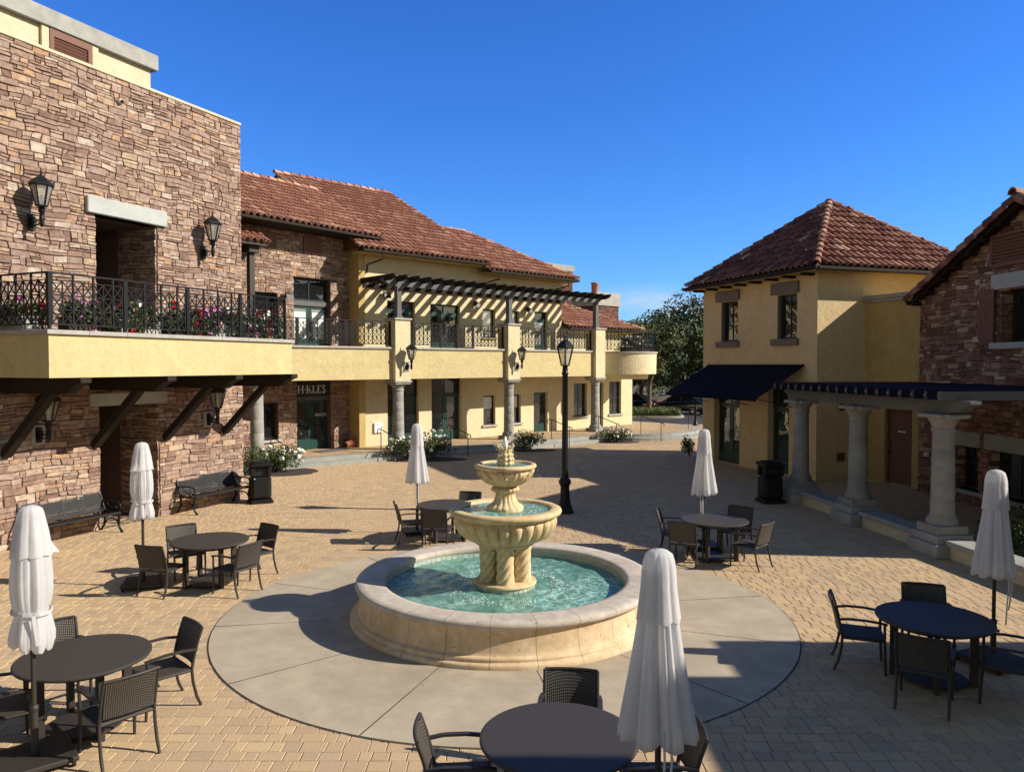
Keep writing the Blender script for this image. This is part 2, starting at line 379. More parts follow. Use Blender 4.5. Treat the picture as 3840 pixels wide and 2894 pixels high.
def water():
    m, nt, b = newmat('fountain_water'); nt.nodes.remove(b); co = objco(nt)
    out = [n for n in nt.nodes if n.type == 'OUTPUT_MATERIAL'][0]
    w1 = noise(nt, co, 3.2, 5, .6, 1.5); w2 = noise(nt, co, 12, 4, .6, 1.0)
    h = nd(nt, 'ShaderNodeMath', operation='MULTIPLY_ADD'); lk(nt, w2, h.inputs[0]); h.inputs[1].default_value = .4; lk(nt, w1, h.inputs[2])
    bp = nd(nt, 'ShaderNodeBump'); bp.inputs['Strength'].default_value = .8; bp.inputs['Distance'].default_value = .03; lk(nt, h.outputs[0], bp.inputs['Height'])
    t = nd(nt, 'ShaderNodeBsdfTransparent'); t.inputs[0].default_value = (.42,.88,.78,1)
    # bright caustic net painted into the water colour as pale foam threads
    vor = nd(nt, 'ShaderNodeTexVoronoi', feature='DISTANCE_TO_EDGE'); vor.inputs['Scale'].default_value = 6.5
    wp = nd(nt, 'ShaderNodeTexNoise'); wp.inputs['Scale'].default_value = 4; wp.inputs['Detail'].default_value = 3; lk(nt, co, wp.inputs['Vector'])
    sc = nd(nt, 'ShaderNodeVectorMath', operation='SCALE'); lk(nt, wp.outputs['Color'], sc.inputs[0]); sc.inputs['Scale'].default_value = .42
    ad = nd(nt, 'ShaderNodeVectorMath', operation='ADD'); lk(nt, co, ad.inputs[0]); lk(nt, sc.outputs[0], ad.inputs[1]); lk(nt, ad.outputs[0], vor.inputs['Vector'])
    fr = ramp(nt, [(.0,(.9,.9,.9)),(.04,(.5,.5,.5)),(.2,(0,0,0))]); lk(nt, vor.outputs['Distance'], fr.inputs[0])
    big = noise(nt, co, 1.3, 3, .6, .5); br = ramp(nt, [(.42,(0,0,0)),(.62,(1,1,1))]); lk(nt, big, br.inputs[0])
    caustic_net = mixc(nt, 1.0, fr.outputs[0], br.outputs[0], 'MULTIPLY')
    dc = mixc(nt, caustic_net, (.20,.47,.385), (.52,.76,.67))
    d = nd(nt, 'ShaderNodeBsdfDiffuse'); lk(nt, dc, d.inputs[0]); lk(nt, bp.outputs[0], d.inputs['Normal'])
    g = nd(nt, 'ShaderNodeBsdfGlossy'); g.inputs['Roughness'].default_value = .05; lk(nt, bp.outputs[0], g.inputs['Normal'])
    f = nd(nt, 'ShaderNodeFresnel'); f.inputs[0].default_value = 1.33; lk(nt, bp.outputs[0], f.inputs['Normal'])
    fa = nd(nt, 'ShaderNodeMath', operation='MULTIPLY_ADD'); lk(nt, caustic_net, fa.inputs[0]); fa.inputs[1].default_value = .42; fa.inputs[2].default_value = .5
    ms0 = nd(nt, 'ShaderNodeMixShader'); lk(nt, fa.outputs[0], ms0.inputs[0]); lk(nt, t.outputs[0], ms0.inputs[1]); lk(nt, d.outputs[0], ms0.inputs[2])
    ms = nd(nt, 'ShaderNodeMixShader'); lk(nt, f.outputs[0], ms.inputs[0]); lk(nt, ms0.outputs[0], ms.inputs[1]); lk(nt, g.outputs[0], ms.inputs[2])
    lk(nt, ms.outputs[0], out.inputs[0]); return m
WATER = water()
FOAM = simple('splashing_water', (.80,.84,.84), .25, 0, .05)
def pooltile():
    m, nt, b = newmat('aqua_pool_tile'); co = objco(nt)
    n = noise(nt, co, 3, 4); c = mixc(nt, n, (.24,.50,.42), (.42,.64,.54))
    lk(nt, c, b.inputs['Base Color']); b.inputs['Roughness'].default_value = .5; return m
POOL = pooltile()
def bandtile():
    m, nt, b = newmat('waterline_tile'); a = nd(nt, 'ShaderNodeAttribute', attribute_name='tint')
    r = ramp(nt, [(0,(.34,.38,.32)),(1,(.52,.55,.47))]); lk(nt, a.outputs['Fac'], r.inputs[0]); lk(nt, r.outputs[0], b.inputs['Base Color'])
    b.inputs['Roughness'].default_value = .35; return m
BAND = bandtile()
# ------------------------------------------------------------------ builders
def frame_rz(dx, dy): return math.atan2(dy, dx)

def grid_wall(m, x0, x1, z0, z1, holes, y=0.0, reveal=.25, revz=True, tint=.5):
    """front face (normal -y) with rectangular holes (xa,xb,za,zb) and reveals"""
    xs = sorted(set([x0, x1]+[min(max(h[i],x0),x1) for h in holes for i in (0,1)]))
    zs = sorted(set([z0, z1]+[min(max(h[i],z0),z1) for h in holes for i in (2,3)]))
    for i in range(len(xs)-1):
        for j in range(len(zs)-1):
            cx, cz = (xs[i]+xs[i+1])/2, (zs[j]+zs[j+1])/2
            if any(h[0]<cx<h[1] and h[2]<cz<h[3] for h in holes): continue
            m.add([(xs[i],y,zs[j]),(xs[i+1],y,zs[j]),(xs[i+1],y,zs[j+1]),(xs[i],y,zs[j+1])], [(0,1,2,3)], tint, False)
    for h in holes:
        xa, xb, za, zb = h[:4]; r = h[4] if len(h) > 4 else reveal
        m.add([(xa,y,za),(xa,y,zb),(xa,y+r,zb),(xa,y+r,za)], [(0,1,2,3)], tint, False)
        m.add([(xb,y,za),(xb,y+r,za),(xb,y+r,zb),(xb,y,zb)], [(0,1,2,3)], tint, False)
        m.add([(xa,y,zb),(xb,y,zb),(xb,y+r,zb),(xa,y+r,zb)], [(0,1,2,3)], tint, False)
        m.add([(xa,y,za),(xa,y+r,za),(xb,y+r,za),(xb,y,za)], [(0,1,2,3)], tint, False)

def stones(m, x0, x1, z0, z1, holes, rng, y=0.0, clip=None, dmin=.014, dmax=.042):
    """ledge-stone cladding: individually shaped stones in broken courses"""
    def warp(x, z):
        f = min(x-x0, x1-x, z-z0, z1-z)
        for h in holes:
            dx = max(h[0]-x, 0, x-h[1]); dz = max(h[2]-z, 0, z-h[3]); f = min(f, math.hypot(dx, dz))
        f = max(0, min(1, f/.3))
        return (x+f*(.02*math.sin(9*z+2*x)+.014*math.sin(17*z-5*x)), z+f*(.024*math.sin(2.1*x+.7*z)+.014*math.sin(5.3*x+1.9*z+1)+.009*math.sin(11.3*x-4*z)))
    def emit(xa, xb, za, zb):
        if clip and not clip((xa+xb)/2, (za+zb)/2): return
        for h in holes:
            a, b, c, d = h[:4]
            if xa < b and xb > a and za < d and zb > c:
                opts = []
                if xa < a: opts.append((xa, a, za, zb))
                if xb > b: opts.append((b, xb, za, zb))
                if za < c: opts.append((xa, xb, za, c))
                if zb > d: opts.append((xa, xb, d, zb))
                if not opts: return
                xa, xb, za, zb = max(opts, key=lambda o: (o[1]-o[0])*(o[3]-o[2]))
        xa = max(xa, x0); xb = min(xb, x1); za = max(za, z0); zb = min(zb, z1)
        if xb-xa < .025 or zb-za < .02: return
        g = .003; j = .015
        d = rng.uniform(dmin, dmax)
        q = [(xa+g,za+g),(xb-g,za+g),(xb-g,zb-g),(xa+g,zb-g)]
        hh0 = zb-za; jj = min(j, hh0*.16)
        q = [warp(px+rng.uniform(-jj,jj)*.7, pz+rng.uniform(-jj,jj)*.7) for px, pz in q]
        cx = sum(p[0] for p in q)/4; cz = sum(p[1] for p in q)/4
        w = xb-xa; hh = zb-za
        fx = 1-2*.008/w if w > .05 else .75; fz = 1-2*.008/hh if hh > .04 else .7
        vs = [(px, y, pz) for px, pz in q]+[(cx+(px-cx)*fx, y-d+rng.uniform(-.006,.006), cz+(pz-cz)*fz) for px, pz in q]
        m.add(vs, [(4,5,6,7),(0,1,5,4),(1,2,6,5),(2,3,7,6),(3,0,4,7)], rng.random(), False)
    z = z0
    while z < z1-.02:
        h = rng.uniform(.11, .23)
        if z+h > z1-.05: h = z1-z
        x = x0-rng.uniform(0,.2)
        while x < x1:
            w = rng.uniform(.17,.50); k = rng.random()
            if h < .16 and k > .45: emit(x, x+w, z, z+h)
            elif k < .12 and w < .42: emit(x, x+w, z, z+h)
            elif k < .62:
                s = h*rng.uniform(.32,.68)
                emit(x, x+w, z, z+s)
                if rng.random() < .4:
                    c = w*rng.uniform(.35,.65); emit(x, x+c, z+s, z+h); emit(x+c, x+w, z+s, z+h)
                else: emit(x, x+w, z+s, z+h)
            elif k < .85 and h > .17:
                a = h*rng.uniform(.25,.4); b = h*rng.uniform(.58,.75)
                for za, zb in ((0,a),(a,b),(b,h)):
                    if rng.random() < .3:
                        c = w*rng.uniform(.35,.65); emit(x,x+c,z+za,z+zb); emit(x+c,x+w,z+za,z+zb)
                    else: emit(x,x+w,z+za,z+zb)
            else:
                c = w*rng.uniform(.3,.7); s = h*rng.uniform(.35,.65)
                emit(x,x+c,z,z+h); emit(x+c,x+w,z,z+s); emit(x+c,x+w,z+s,z+h)
            x += w
        z += h

def in_poly(px, py, poly):
    c = False; n = len(poly)
    for i in range(n):
        x1,y1 = poly[i]; x2,y2 = poly[(i+1)%n]
        if (y1>py) != (y2>py) and px < (x2-x1)*(py-y1)/(y2-y1)+x1: c = not c
    return c

def barrel(m, O, U, V, N, r, L, tint, lift, n=5, cap=True):
    """one half-round tile: centre-bottom O, axis V, width along U"""
    vs = []; wall = .018
    for (t, rr, up) in ((0, r, lift), (L, r*.86, 0.0)):
        for k in range(n+1):
            a = math.pi*k/n
            vs.append(O + V*t + U*(rr*math.cos(a)) + N*(rr*math.sin(a)*1.0+up))
    fs = [(k, k+n+2-1, k+n+2, k+1) for k in range(n)]
    fs = [(k, k+1, n+1+k+1, n+1+k) for k in range(n)]
    m.add(vs, fs, tint, True)
    if cap:
        b = []
        for rr in (r, r-wall):
            for k in range(n+1):
                a = math.pi*k/n
                b.append(O + U*(rr*math.cos(a)) + N*(rr*math.sin(a)*.85+lift))
        inner = []
        for t in (0, .12):
            for k in range(n+1):
                a = math.pi*k/n
                inner.append(O + V*t + U*((r-wall)*math.cos(a)) + N*((r-wall)*math.sin(a)*.85+lift))
        m.add(b, [(k+1, k, n+1+k, n+2+k) for k in range(n)], min(1,tint+.2) if cap is True else cap, False)
        m.add(inner, [(k+1, k, n+1+k, n+2+k) for k in range(n)], tint*.4, True)

def tiles(m, O, U, V, poly, rng, pitch=.275, expo=.42, r=.118, tb=0.0):
    O, U, V = V3(O), V3(U).normalized(), V3(V).normalized(); N = U.cross(V).normalized()
    us = [p[0] for p in poly]; vs = [p[1] for p in poly]
    # base sheet
    m.add([O+U*a+V*b for a, b in poly], [tuple(range(len(poly)))], .08, False)
    nu = int((max(us)-min(us))/pitch)+1; nv = int((max(vs)-min(vs))/expo)+1
    for j in range(nv):
        for i in range(nu):
            u = min(us)+(i+.5)*pitch; v = min(vs)+j*expo
            if not in_poly(u, v+expo*.5, poly): continue
            t = min(1, max(.08, .15+rng.random()*.72+tb)) if rng.random() > .03 else .93
            o = O+U*(u+rng.uniform(-.008,.008))+V*(v-(.04 if j==0 else .02)+rng.uniform(-.012,.012))+N*.012
            barrel(m, o, U, V, N, r, expo+.06, t, .05+rng.uniform(0,.014), cap=.97 if j == 0 else .86)
            # pan tile in the trough
            if in_poly(u+pitch/2, v+expo*.5, poly):
                p = O+U*(u+pitch/2)+V*(v-.03)
                vv = []
                for (tt, up) in ((0,.05),(expo+.03,.015)):
                    for k in range(4):
                        a = -1+2*k/3
                        vv.append(p+V*tt+U*(a*.085)+N*(up+.03*(a*a)-.035))
                m.add(vv, [(k,k+1,5+k,4+k) for k in range(3)], rng.random()*.16, True)
def ridge(m, A, B, rng, r=.135, L=.40):
    A, B = V3(A), V3(B); d = B-A; n = max(1,int(d.length/L)); V = d.normalized()
    U = V.cross(V3((0,0,1))).normalized(); N = U.cross(V).normalized()
    if N.z < 0: U = -U; N = -N
    for i in range(n):
        barrel(m, A+V*(i*d.length/n)-N*.02, U, V, N, r, d.length/n+.06, rng.choice((.45,.6,.8,.86,.9)), .05)

def window(parent, x0, x1, z0, z1, y, fmat, nx=1, nz=1, fw=.06, name='window', pmat=None, split=None, blind=None, depth=.07, bar=None):
    """frame with bars; pane as sub-part"""
    m = MB()
    m.box(x0, x0+fw, y, y+depth, z0, z1); m.box(x1-fw, x1, y, y+depth, z0, z1)
    m.box(x0+fw, x1-fw, y, y+depth, z1-fw, z1); m.box(x0+fw, x1-fw, y, y+depth, z0, z0+fw)
    b = bar or fw*.5
    for i in range(1, nx):
        x = x0+fw+(x1-x0-2*fw)*i/nx; m.box(x-b/2, x+b/2, y+.012, y+depth-.01, z0+fw, z1-fw)
    for i in range(1, nz):
        z = z0+fw+(z1-z0-2*fw)*i/nz; m.box(x0+fw, x1-fw, y+.014, y+depth-.012, z-b/2, z+b/2)
    o = m.build(name, fmat, parent)
    q = MB(); q.box(x0+fw*.7, x1-fw*.7, y+.035, y+.045, z0+fw*.7, z1-fw*.7); q.build('pane', pmat or PANE, o)
    if blind:
        q = MB()
        for (a, c, za, zb) in blind: q.box(a, c, y+.027, y+.032, za, zb)
        q.build('blind', CURTAIN, o)
    return o

def door(parent, x0, x1, z0, z1, y, fmat, leaves=2, pmat=None, blind=False, kick=.42, handle=True):
    out = []
    w = (x1-x0)/leaves
    for i in range(leaves):
        a, b = x0+i*w+.006, x0+(i+1)*w-.006
        m = MB(); s = .11
        m.box(a, a+s, y, y+.055, z0, z1); m.box(b-s, b, y, y+.055, z0, z1)
        m.box(a+s, b-s, y, y+.055, z1-s, z1); m.box(a+s, b-s, y, y+.055, z0, z0+kick)
        m.box(a+s+.05, b-s-.05, y-.008, y, z0+.08, z0+kick-.08)
        o = m.build('door', fmat, parent)
        q = MB(); q.box(a+s*.8, b-s*.8, y+.02, y+.03, z0+kick*.95, z1-s*.8); q.build('pane', pmat or PANE, o)
        if blind:
            q = MB(); q.box(a+s+.04, b-s-.05, y+.012, y+.018, z0+kick+.04, z1-s-.14); q.build('blind', CURTAIN, o)
        if handle:
            hx = (b-s/2) if (leaves == 1 or i == 0) else (a+s/2)
            q = MB(); q.tube([(hx,y-.002,z0+.95),(hx,y-.05,z0+.97),(hx,y-.05,z0+1.2),(hx,y-.002,z0+1.22)], .012, 6); q.build('handle', BLACK, o)
        out.append(o)
    return out

def lattice(m, xa, xb, z0, z1, y, cell=.21, rows=3):
    n = max(1, round((xb-xa)/cell)); w = (xb-xa)/n; h = (z1-z0)/rows; t = .017
    for i in range(n):
        for j in range(rows):
            x = xa+i*w; z = z0+j*h
            m.bar((x,y,z),(x+w,y,z+h), t, t); m.bar((x,y+.01,z+h),(x+w,y+.01,z), t, t)
    for j in range(1, rows):
        m.bar((xa,y,z0+j*h),(xb,y,z0+j*h), t*1.2, t*1.2)
    for i in range(n+1):
        k = .032 if i % 2 == 0 else .02
        m.bar((xa+i*w,y,z0),(xa+i*w,y,z1+(.115 if i%2==0 else 0)), k, k)
def railing(parent, x0, x1, zb, y, h=1.02, bay=1.75, post0=True, post1=True, cell=.21):
    n = max(1, round((x1-x0)/bay)); w = (x1-x0)/n
    m = MB(); m.bar((x0,y,zb+h),(x1,y,zb+h), .05, .03); m.build('top_rail', BLACK, parent)
    for i in range(n):
        a, b = x0+i*w+.05, x0+(i+1)*w-.05
        m = MB()
        m.bar((a,y,zb+.11),(b,y,zb+.11), .03, .03); m.bar((a,y,zb+h-.13),(b,y,zb+h-.13), .018, .018)
        lattice(m, a, b, zb+.11, zb+h-.13, y, cell); m.build('lattice_panel', BLACK, parent)
    for i in range(n+1):
        if (i == 0 and not post0) or (i == n and not post1): continue
        m = MB(); x = x0+i*w; m.bar((x,y,zb),(x,y,zb+h), .05, .05); m.box(x-.05,x+.05,y-.05,y+.05,zb,zb+.012); m.build('post', BLACK, parent)

def lantern_head(parent, c, s=1.0, sides=6):
    """tapered glazed lantern, c = bottom centre"""
    cx, cy, cz = c
    def ring(r, z): return [(cx+r*s*math.cos(2*math.pi*(k+.5)/sides), cy+r*s*math.sin(2*math.pi*(k+.5)/sides), cz+z*s) for k in range(sides)]
    m = MB()
    lo, hi = ring(.125,.0), ring(.25,.50)
    for k in range(sides): m.bar(lo[k], hi[k], .024*s, .024*s)
    for rg in (lo, hi):
        for k in range(sides): m.bar(rg[k], rg[(k+1)%sides], .03*s, .03*s)
    m.lathe([(.03,-.12),(.07,-.10),(.075,-.03),(.13,-.01),(.13,.015)], sides*2, (cx,cy,cz) if s==1 else (cx,cy,cz), lambda i,a,r,z:(r*s,z*s))
    m.build('cage', BLACK, parent)
    m = MB(); A, B = ring(.118,.01), ring(.243,.49)
    m.add(A+B, [(k,(k+1)%sides,sides+(k+1)%sides,sides+k) for k in range(sides)], .5, False); m.build('glass_panel', LGLASS, parent)
    m = MB(); A, B, C, D = ring(.285,.50), ring(.28,.55), ring(.17,.66), ring(.055,.735)
    vs = A+B+C+D; fs = []
    for t in range(3):
        for k in range(sides): fs.append((t*sides+k,t*sides+(k+1)%sides,(t+1)*sides+(k+1)%sides,(t+1)*sides+k))
    fs += [tuple(reversed(range(sides))), tuple(range(3*sides,4*sides))]
    m.add(vs, fs, .5, False)
    o = m.build('roof', BLACK, parent)
    m = MB(); m.lathe([(.05,.72),(.055,.75),(.028,.77),(.022,.81),(.035,.83),(.018,.85),(.012,.93),(.001,.98)], 10, (cx,cy,cz), lambda i,a,r,z:(r*s,z*s)); m.build('finial', BLACK, o)
    m = MB(); m.tube([(cx,cy,cz+.03*s),(cx,cy,cz+.28*s)], .035*s, 8); m.lathe([(.05,.02),(.05,.12),(.04,.13)], 8, (cx,cy,cz), lambda i,a,r,z:(r*s,z*s)); m.build('candle_tube', WHITE, parent)
def wall_lantern(label, loc, rz, s=1.0, plate='iron', group='wall lanterns around the courtyard'):
    """local -y points away from the wall"""
    t = thing('wall_lantern', label, 'wall lamp', loc, rz, group)
    part('wall_plate', lambda m: (m.bbox(-.09*s,.09*s,-.05*s,-.0,-.20*s,.20*s,.008), m.bbox(-.05*s,.05*s,-.16*s,-.05*s,-.11*s,.11*s,.008)), BLACK, t)
    if plate == 'pale': part('stone_block', lambda m: m.bbox(-.17*s,.17*s,-.045*s,.03,-.25*s,.25*s,.01), COPING, t)
    def arm(m):
        m.tube([(0,-.14*s,.02*s),(0,-.42*s,.02*s)], .016*s, 8)
        m.tube([(0,-.14*s,-.08*s),(0,-.24*s,-.10*s),(0,-.33*s,-.04*s),(0,-.40*s,.0)], .012*s, 8)
        m.lathe([(.001,-.17),(.035,-.14),(.05,-.08),(.055,.02),(.06,.06),(.05,.10),(.05,.2),(.075,.22),(.075,.26)], 12, (0,-.42*s,0), lambda i,a,r,z:(r*s,z*s))
    part('arm', arm, BLACK, t)
    lantern_head(t, (0,-.42*s,.36*s), s)
    return t

def leaf_cloud(m, rng, c, rad, n, size, shell=.55, tint=None, flat=0.3):
    for _ in range(n):
        while True:
            p = V3((rng.uniform(-1,1), rng.uniform(-1,1), rng.uniform(-1,1)))
            if shell**2 < p.length_squared <= 1: break
        q = V3((c[0]+p.x*rad[0], c[1]+p.y*rad[1], c[2]+p.z*rad[2]))
        s = size*rng.uniform(.6,1.35)
        nrm = (p*.7+V3((rng.uniform(-1,1),rng.uniform(-1,1),rng.uniform(-.4,1)))).normalized()
        u = nrm.cross(V3((rng.uniform(-1,1),rng.uniform(-1,1),rng.uniform(-1,1)))).normalized(); v = nrm.cross(u)
        t = rng.random() if tint is None else min(1,max(0,tint+rng.uniform(-.25,.25)))
        m.add([q-u*s*.5, q+v*s*.32+u*s*.05+nrm*s*.06, q+u*s*.55, q-v*s*.32+u*s*.05+nrm*s*.06], [(0,3,2,1)], t, False)
def blossom(m, rng, c, r, n=7):
    for k in range(n):
        p = V3((rng.uniform(-1,1),rng.uniform(-1,1),rng.uniform(-.7,1))).normalized()*r*.8
        q = V3(c)+p; s = r*rng.uniform(.65,1.0); nrm = (p.normalized()+V3((rng.uniform(-.4,.4),rng.uniform(-.4,.4),.2))).normalized()
        u = nrm.orthogonal().normalized(); v = nrm.cross(u)
        m.add([q+u*s,q+(u+v)*s*.6,q+v*s,q+(v-u)*s*.6,q-u*s,q-(u+v)*s*.6,q-v*s,q+(u-v)*s*.6], [tuple(range(8))], rng.random(), False)

# furniture -----------------------------------------------------------
def make_chair(label):
    t = thing('patio_chair', label, 'chair', group='woven patio armchairs around the round tables')
    # local: sitter faces +y ; origin on the floor under the seat centre
    def seat(m):
        n = 8
        vs = []
        for z in (.435,.455):
            for j in range(n+1):
                y = -.24+.50*j/n; dip = .012*math.sin(math.pi*j/n)
                vs += [(-.255,y,z-dip*.3),(0,y,z-dip),(.255,y,z-dip*.3)]
        k = 3*(n+1); fs = []
        for j in range(n):
            for i in range(2):
                a = j*3+i; fs.append((k+a,k+a+1,k+a+4,k+a+3)); fs.append((a+3,a+4,a+1,a))
        for j in range(n):
            a = j*3; fs.append((a,k+a,k+a+3,a+3)); fs.append((a+5,k+a+5,k+a+2,a+2))
        fs += [(0,1,k+1,k),(1,2,k+2,k+1),(k-3,2*k-3,2*k-2,k-2),(k-2,2*k-2,2*k-1,k-1)]
        m.add(vs, fs, .5, False)
    part('seat', seat, WICKER, t)
    def back(m):
        nx, nz = 6, 6; vs = []; fs = []
        for th in (0,.022):
            for j in range(nz+1):
                z = .50+.375*j/nz
                for i in range(nx+1):
                    x = -.245+.49*i/nx
                    y = -.245-.10*((z-.45)/.43)**1.4-.03*(1-(x/.245)**2)
                    vs.append((x,y-th,z))
        k = (nx+1)*(nz+1)
        for j in range(nz):
            for i in range(nx):
                a = j*(nx+1)+i
                fs += [(a+1,a,a+nx+1,a+nx+2),(k+a,k+a+1,k+a+nx+2,k+a+nx+1)]
        m.add(vs, fs, .5, True)
    part('backrest', back, WICKER, t)
    def bframe(m):
        pts = []
        for i in range(7):
            x = -.262+.524*i/6
            pts.append((x,-.358-.03*(1-(x/.262)**2),.89))
        m.tube(pts, .017, 8)
        pts = [(x,y+.108,.495) for x,y,z in pts]; m.tube(pts, .013, 6)
        for s in (-1,1):
            m.tube([(s*.262,-.235,.44),(s*.262,-.262,.58),(s*.262,-.305,.74),(s*.262,-.358,.89)], .018, 8)
        for s in (-1,1): m.tube([(s*.262,-.235,.43),(s*.262,.255,.43)], .017, 6)
        for y in (-.235,.255): m.tube([(-.262,y,.43),(.262,y,.43)], .016, 6)
    part('frame', bframe, BRONZE, t)
    for s in (-1,1):
        part('leg', lambda m: m.tube([(s*.275,.255,.66),(s*.268,.258,.43),(s*.268,.265,.2),(s*.268,.275,0)], [.017,.018,.018,.016], 8), BRONZE, t)
        part('leg', lambda m: m.tube([(s*.264,-.235,.45),(s*.266,-.245,.3),(s*.268,-.285,.12),(s*.27,-.335,0)], [.018,.018,.018,.016], 8), BRONZE, t)
        def arm(m):
            pts = [(s*.275,-.29,.665),(s*.288,-.15,.685),(s*.29,.05,.685),(s*.285,.22,.668),(s*.278,.285,.655)]
            for a, b in zip(pts[:-1], pts[1:]): m.bar(a, b, .045, .022)
        part('arm', arm, BRONZE, t)
    return t

def make_table(label):
    t = thing('round_table', label, 'table', group='round patio tables')
    part('tabletop', lambda m: m.lathe([(.05,.705),(.605,.705),(.622,.712),(.63,.722),(.63,.737),(.622,.744),(.61,.746),(.0,.746)], 64, smooth=False), TABLETOP, t)
    part('apron', lambda m: m.lathe([(.46,.66),(.50,.66),(.50,.704),(.46,.704)], 40), BRONZE, t)
    for k in range(4):
        a = math.pi/4+k*math.pi/2
        def leg(m):
            m.M = Matrix.Rotation(a, 4, 'Z')
            m.bbox(.37,.46,-.03,.03,.0,.70,.006)
        part('leg', leg, BRONZE, t)
    part('base_disc', lambda m: m.lathe([(.0,.03),(.36,.03),(.365,.036),(.365,.048),(.355,.054),(.0,.054)], 48, smooth=False), BRONZE, t)
    return t

def make_umbrella(label, style, seed, scale=1.0, flare=None, top=2.42, knotz=1.42):
    """closed market umbrella; style 'tied' (waist band) or 'loose' (open cone)"""
    t = thing('closed_umbrella', label, 'parasol', group='closed white parasols')
    rng = random.Random(seed)
    part('pole', lambda m: m.tube([(0,0,.05),(0,0,top-.02)], .022, 12), BRONZE, t)
    part('sleeve', lambda m: (m.tube([(0,0,.06),(0,0,.52)], .034, 12), m.lathe([(.034,.5),(.04,.51),(.04,.55),(.024,.56)], 12)), BRONZE, t)
    part('knob', lambda m: (m.tube([(.03,0,.40),(.075,0,.40)], .008, 6), m.sphere((.085,0,.40), .02)), BLACK, t)
    def base(m):
        m.bbox(-.31,.31,-.31,.31,.05,.10,.012)
    b = part('base_plate', base, BRONZE, t)
    for sx in (-1,1):
        for sy in (-1,1):
            part('caster', lambda m: (m.tube([(sx*.27-.015,sy*.27,.027),(sx*.27+.015,sy*.27,.027)], .026, 10), m.bar((sx*.27,sy*.27,.03),(sx*.27,sy*.27,.055), .02,.02)), BLACK, b)
    ph = [rng.uniform(0,6.28) for _ in range(6)]
    P = 8
    if style == 'tied':
        prof = [(r*.84,z) for r,z in [(.185,1.14),(.205,1.16),(.205,1.22),(.19,1.29),(.172,1.36),(.158,1.42),(.158,1.45),(.172,1.50),(.19,1.60),(.194,1.72),(.186,1.86),(.168,2.0),(.148,2.15),(.125,2.28)]]
    else:
        f = flare or .25
        prof = [(f*.95,1.13)]+[(.098+(f-.098)*((2.28-z)/1.15)**1.3, z) for z in (1.13,1.18,1.26,1.34,1.44,1.56,1.68,1.8,1.92,2.04,2.16,2.28)]
    def mod(i, a, r, z):
        k = (2.35-z)/1.35
        amp = (.27 if style == 'loose' else .17)*min(1,.4+k)
        if style == 'tied' and abs(z-1.435) < .05: amp *= .45
        w = abs(math.sin(P*a/2+ph[0]+.25*math.sin(2*z+ph[1])))
        w2 = math.sin(P*2*a+ph[2]+1.3*z+.8*math.sin(a+ph[3]))
        w3 = math.sin(3*a+ph[4]+.7*z)
        rr = r*(1-amp+1.5*amp*w**.6+amp*.22*w2+amp*.07*math.sin(P*4*a+ph[5]+2*math.sin(z*3))+.05*w3)
        dz = 0
        if z < 1.19: dz = (-.03*w+.008*w2+(.04*math.sin(a+ph[5]) if style == 'tied' else .015*math.sin(a+ph[5])))*(1 if z < 1.15 else .5)
        return rr, z+dz
    def canopy(m):
        m.lathe(prof, 192, (0,0,0), mod)
        q = [(.13,2.29),(.02,2.40)]
    # open bottom: drop the caps
    m = MB(); canopy(m)
    keep = [(f, tt, s) for f, tt, s in zip(m.f, m.t, m.sm) if len(f) == 4]
    m.f = [k[0] for k in keep]; m.t = [k[1] for k in keep]; m.sm = [k[2] for k in keep]
    m.build('canopy', FABRIC, t)
    vb = 1.93 if style == 'loose' else 1.96
    vr = .02
    def rad_at(z):
        for (r0,z0),(r1,z1) in zip(prof[1:-1], prof[2:]):
            if z0 <= z <= z1: return r0+(r1-r0)*(z-z0)/(z1-z0)
        return prof[-1][0]
    vprof = [(rad_at(vb)*1.02+.012, vb), (rad_at(vb+.1)*1.0+.013, vb+.1), (rad_at(vb+.2)*.99+.012, vb+.2), (.112,2.27),(.106,2.33),(.092,2.375),(.06,2.40),(.0,2.415)]
    kick = rng.uniform(0,6.28)
    def vmod(i, a, r, z):
        amp = .10 if z < 2.3 else .04
        w = abs(math.sin(P*a/2+ph[0]+.4))
        rr = r*(1-amp*.5+amp*1.4*w**.7+0.010*math.sin(16*a+ph[1]+z*4))
        dz = 0
        if i == 0:
            dz = -.012*w+.003*math.sin(11*a+ph[2])
            if style == 'tied': 
                c = max(0, math.cos(a-kick))**8; rr += .055*c
        return rr, z+dz
    m = MB(); m.lathe(vprof, 112, (0,0,0), vmod)
    keep = [(f, tt, s) for f, tt, s in zip(m.f, m.t, m.sm) if len(f) == 4]
    m.f = [k[0] for k in keep]; m.t = [k[1] for k in keep]; m.sm = [k[2] for k in keep]
    m.build('vent_cap', FABRIC, t)
    def strap(m):
        if style == 'tied':
            pts = []
            for k in range(41):
                a = 2*math.pi*k/40; r = mod(5, a, .150, 1.435)[0]+.012
                pts.append((r*math.cos(a), r*math.sin(a), 1.435+.012*math.sin(a+ph[1])))
            for a, b in zip(pts[:-1], pts[1:]): m.bar(a, b, .006, .035)
            a = rng.uniform(-2.6,-.6); x, y = .19*math.cos(a), .19*math.sin(a)
            m.bar((x*.95,y*.95,1.43),(x*1.06+.03,y*1.06,1.16), .03, .005, (0,1,0))
        else:
            a = -2.0+rng.uniform(-.3,.3); f = (flare or .27)
            for d in (0,.18):
                x, y = math.cos(a+d), math.sin(a+d)
                m.tube([(x*f*.95,y*f*.95,1.22),(x*(f+.02),y*(f+.02),1.05),(x*f*.96,y*f*.96,.8),(x*f*.9,y*f*.9,.55+d)], .009, 5)
    part('tie_strap', strap, FABRIC, t)
    return t

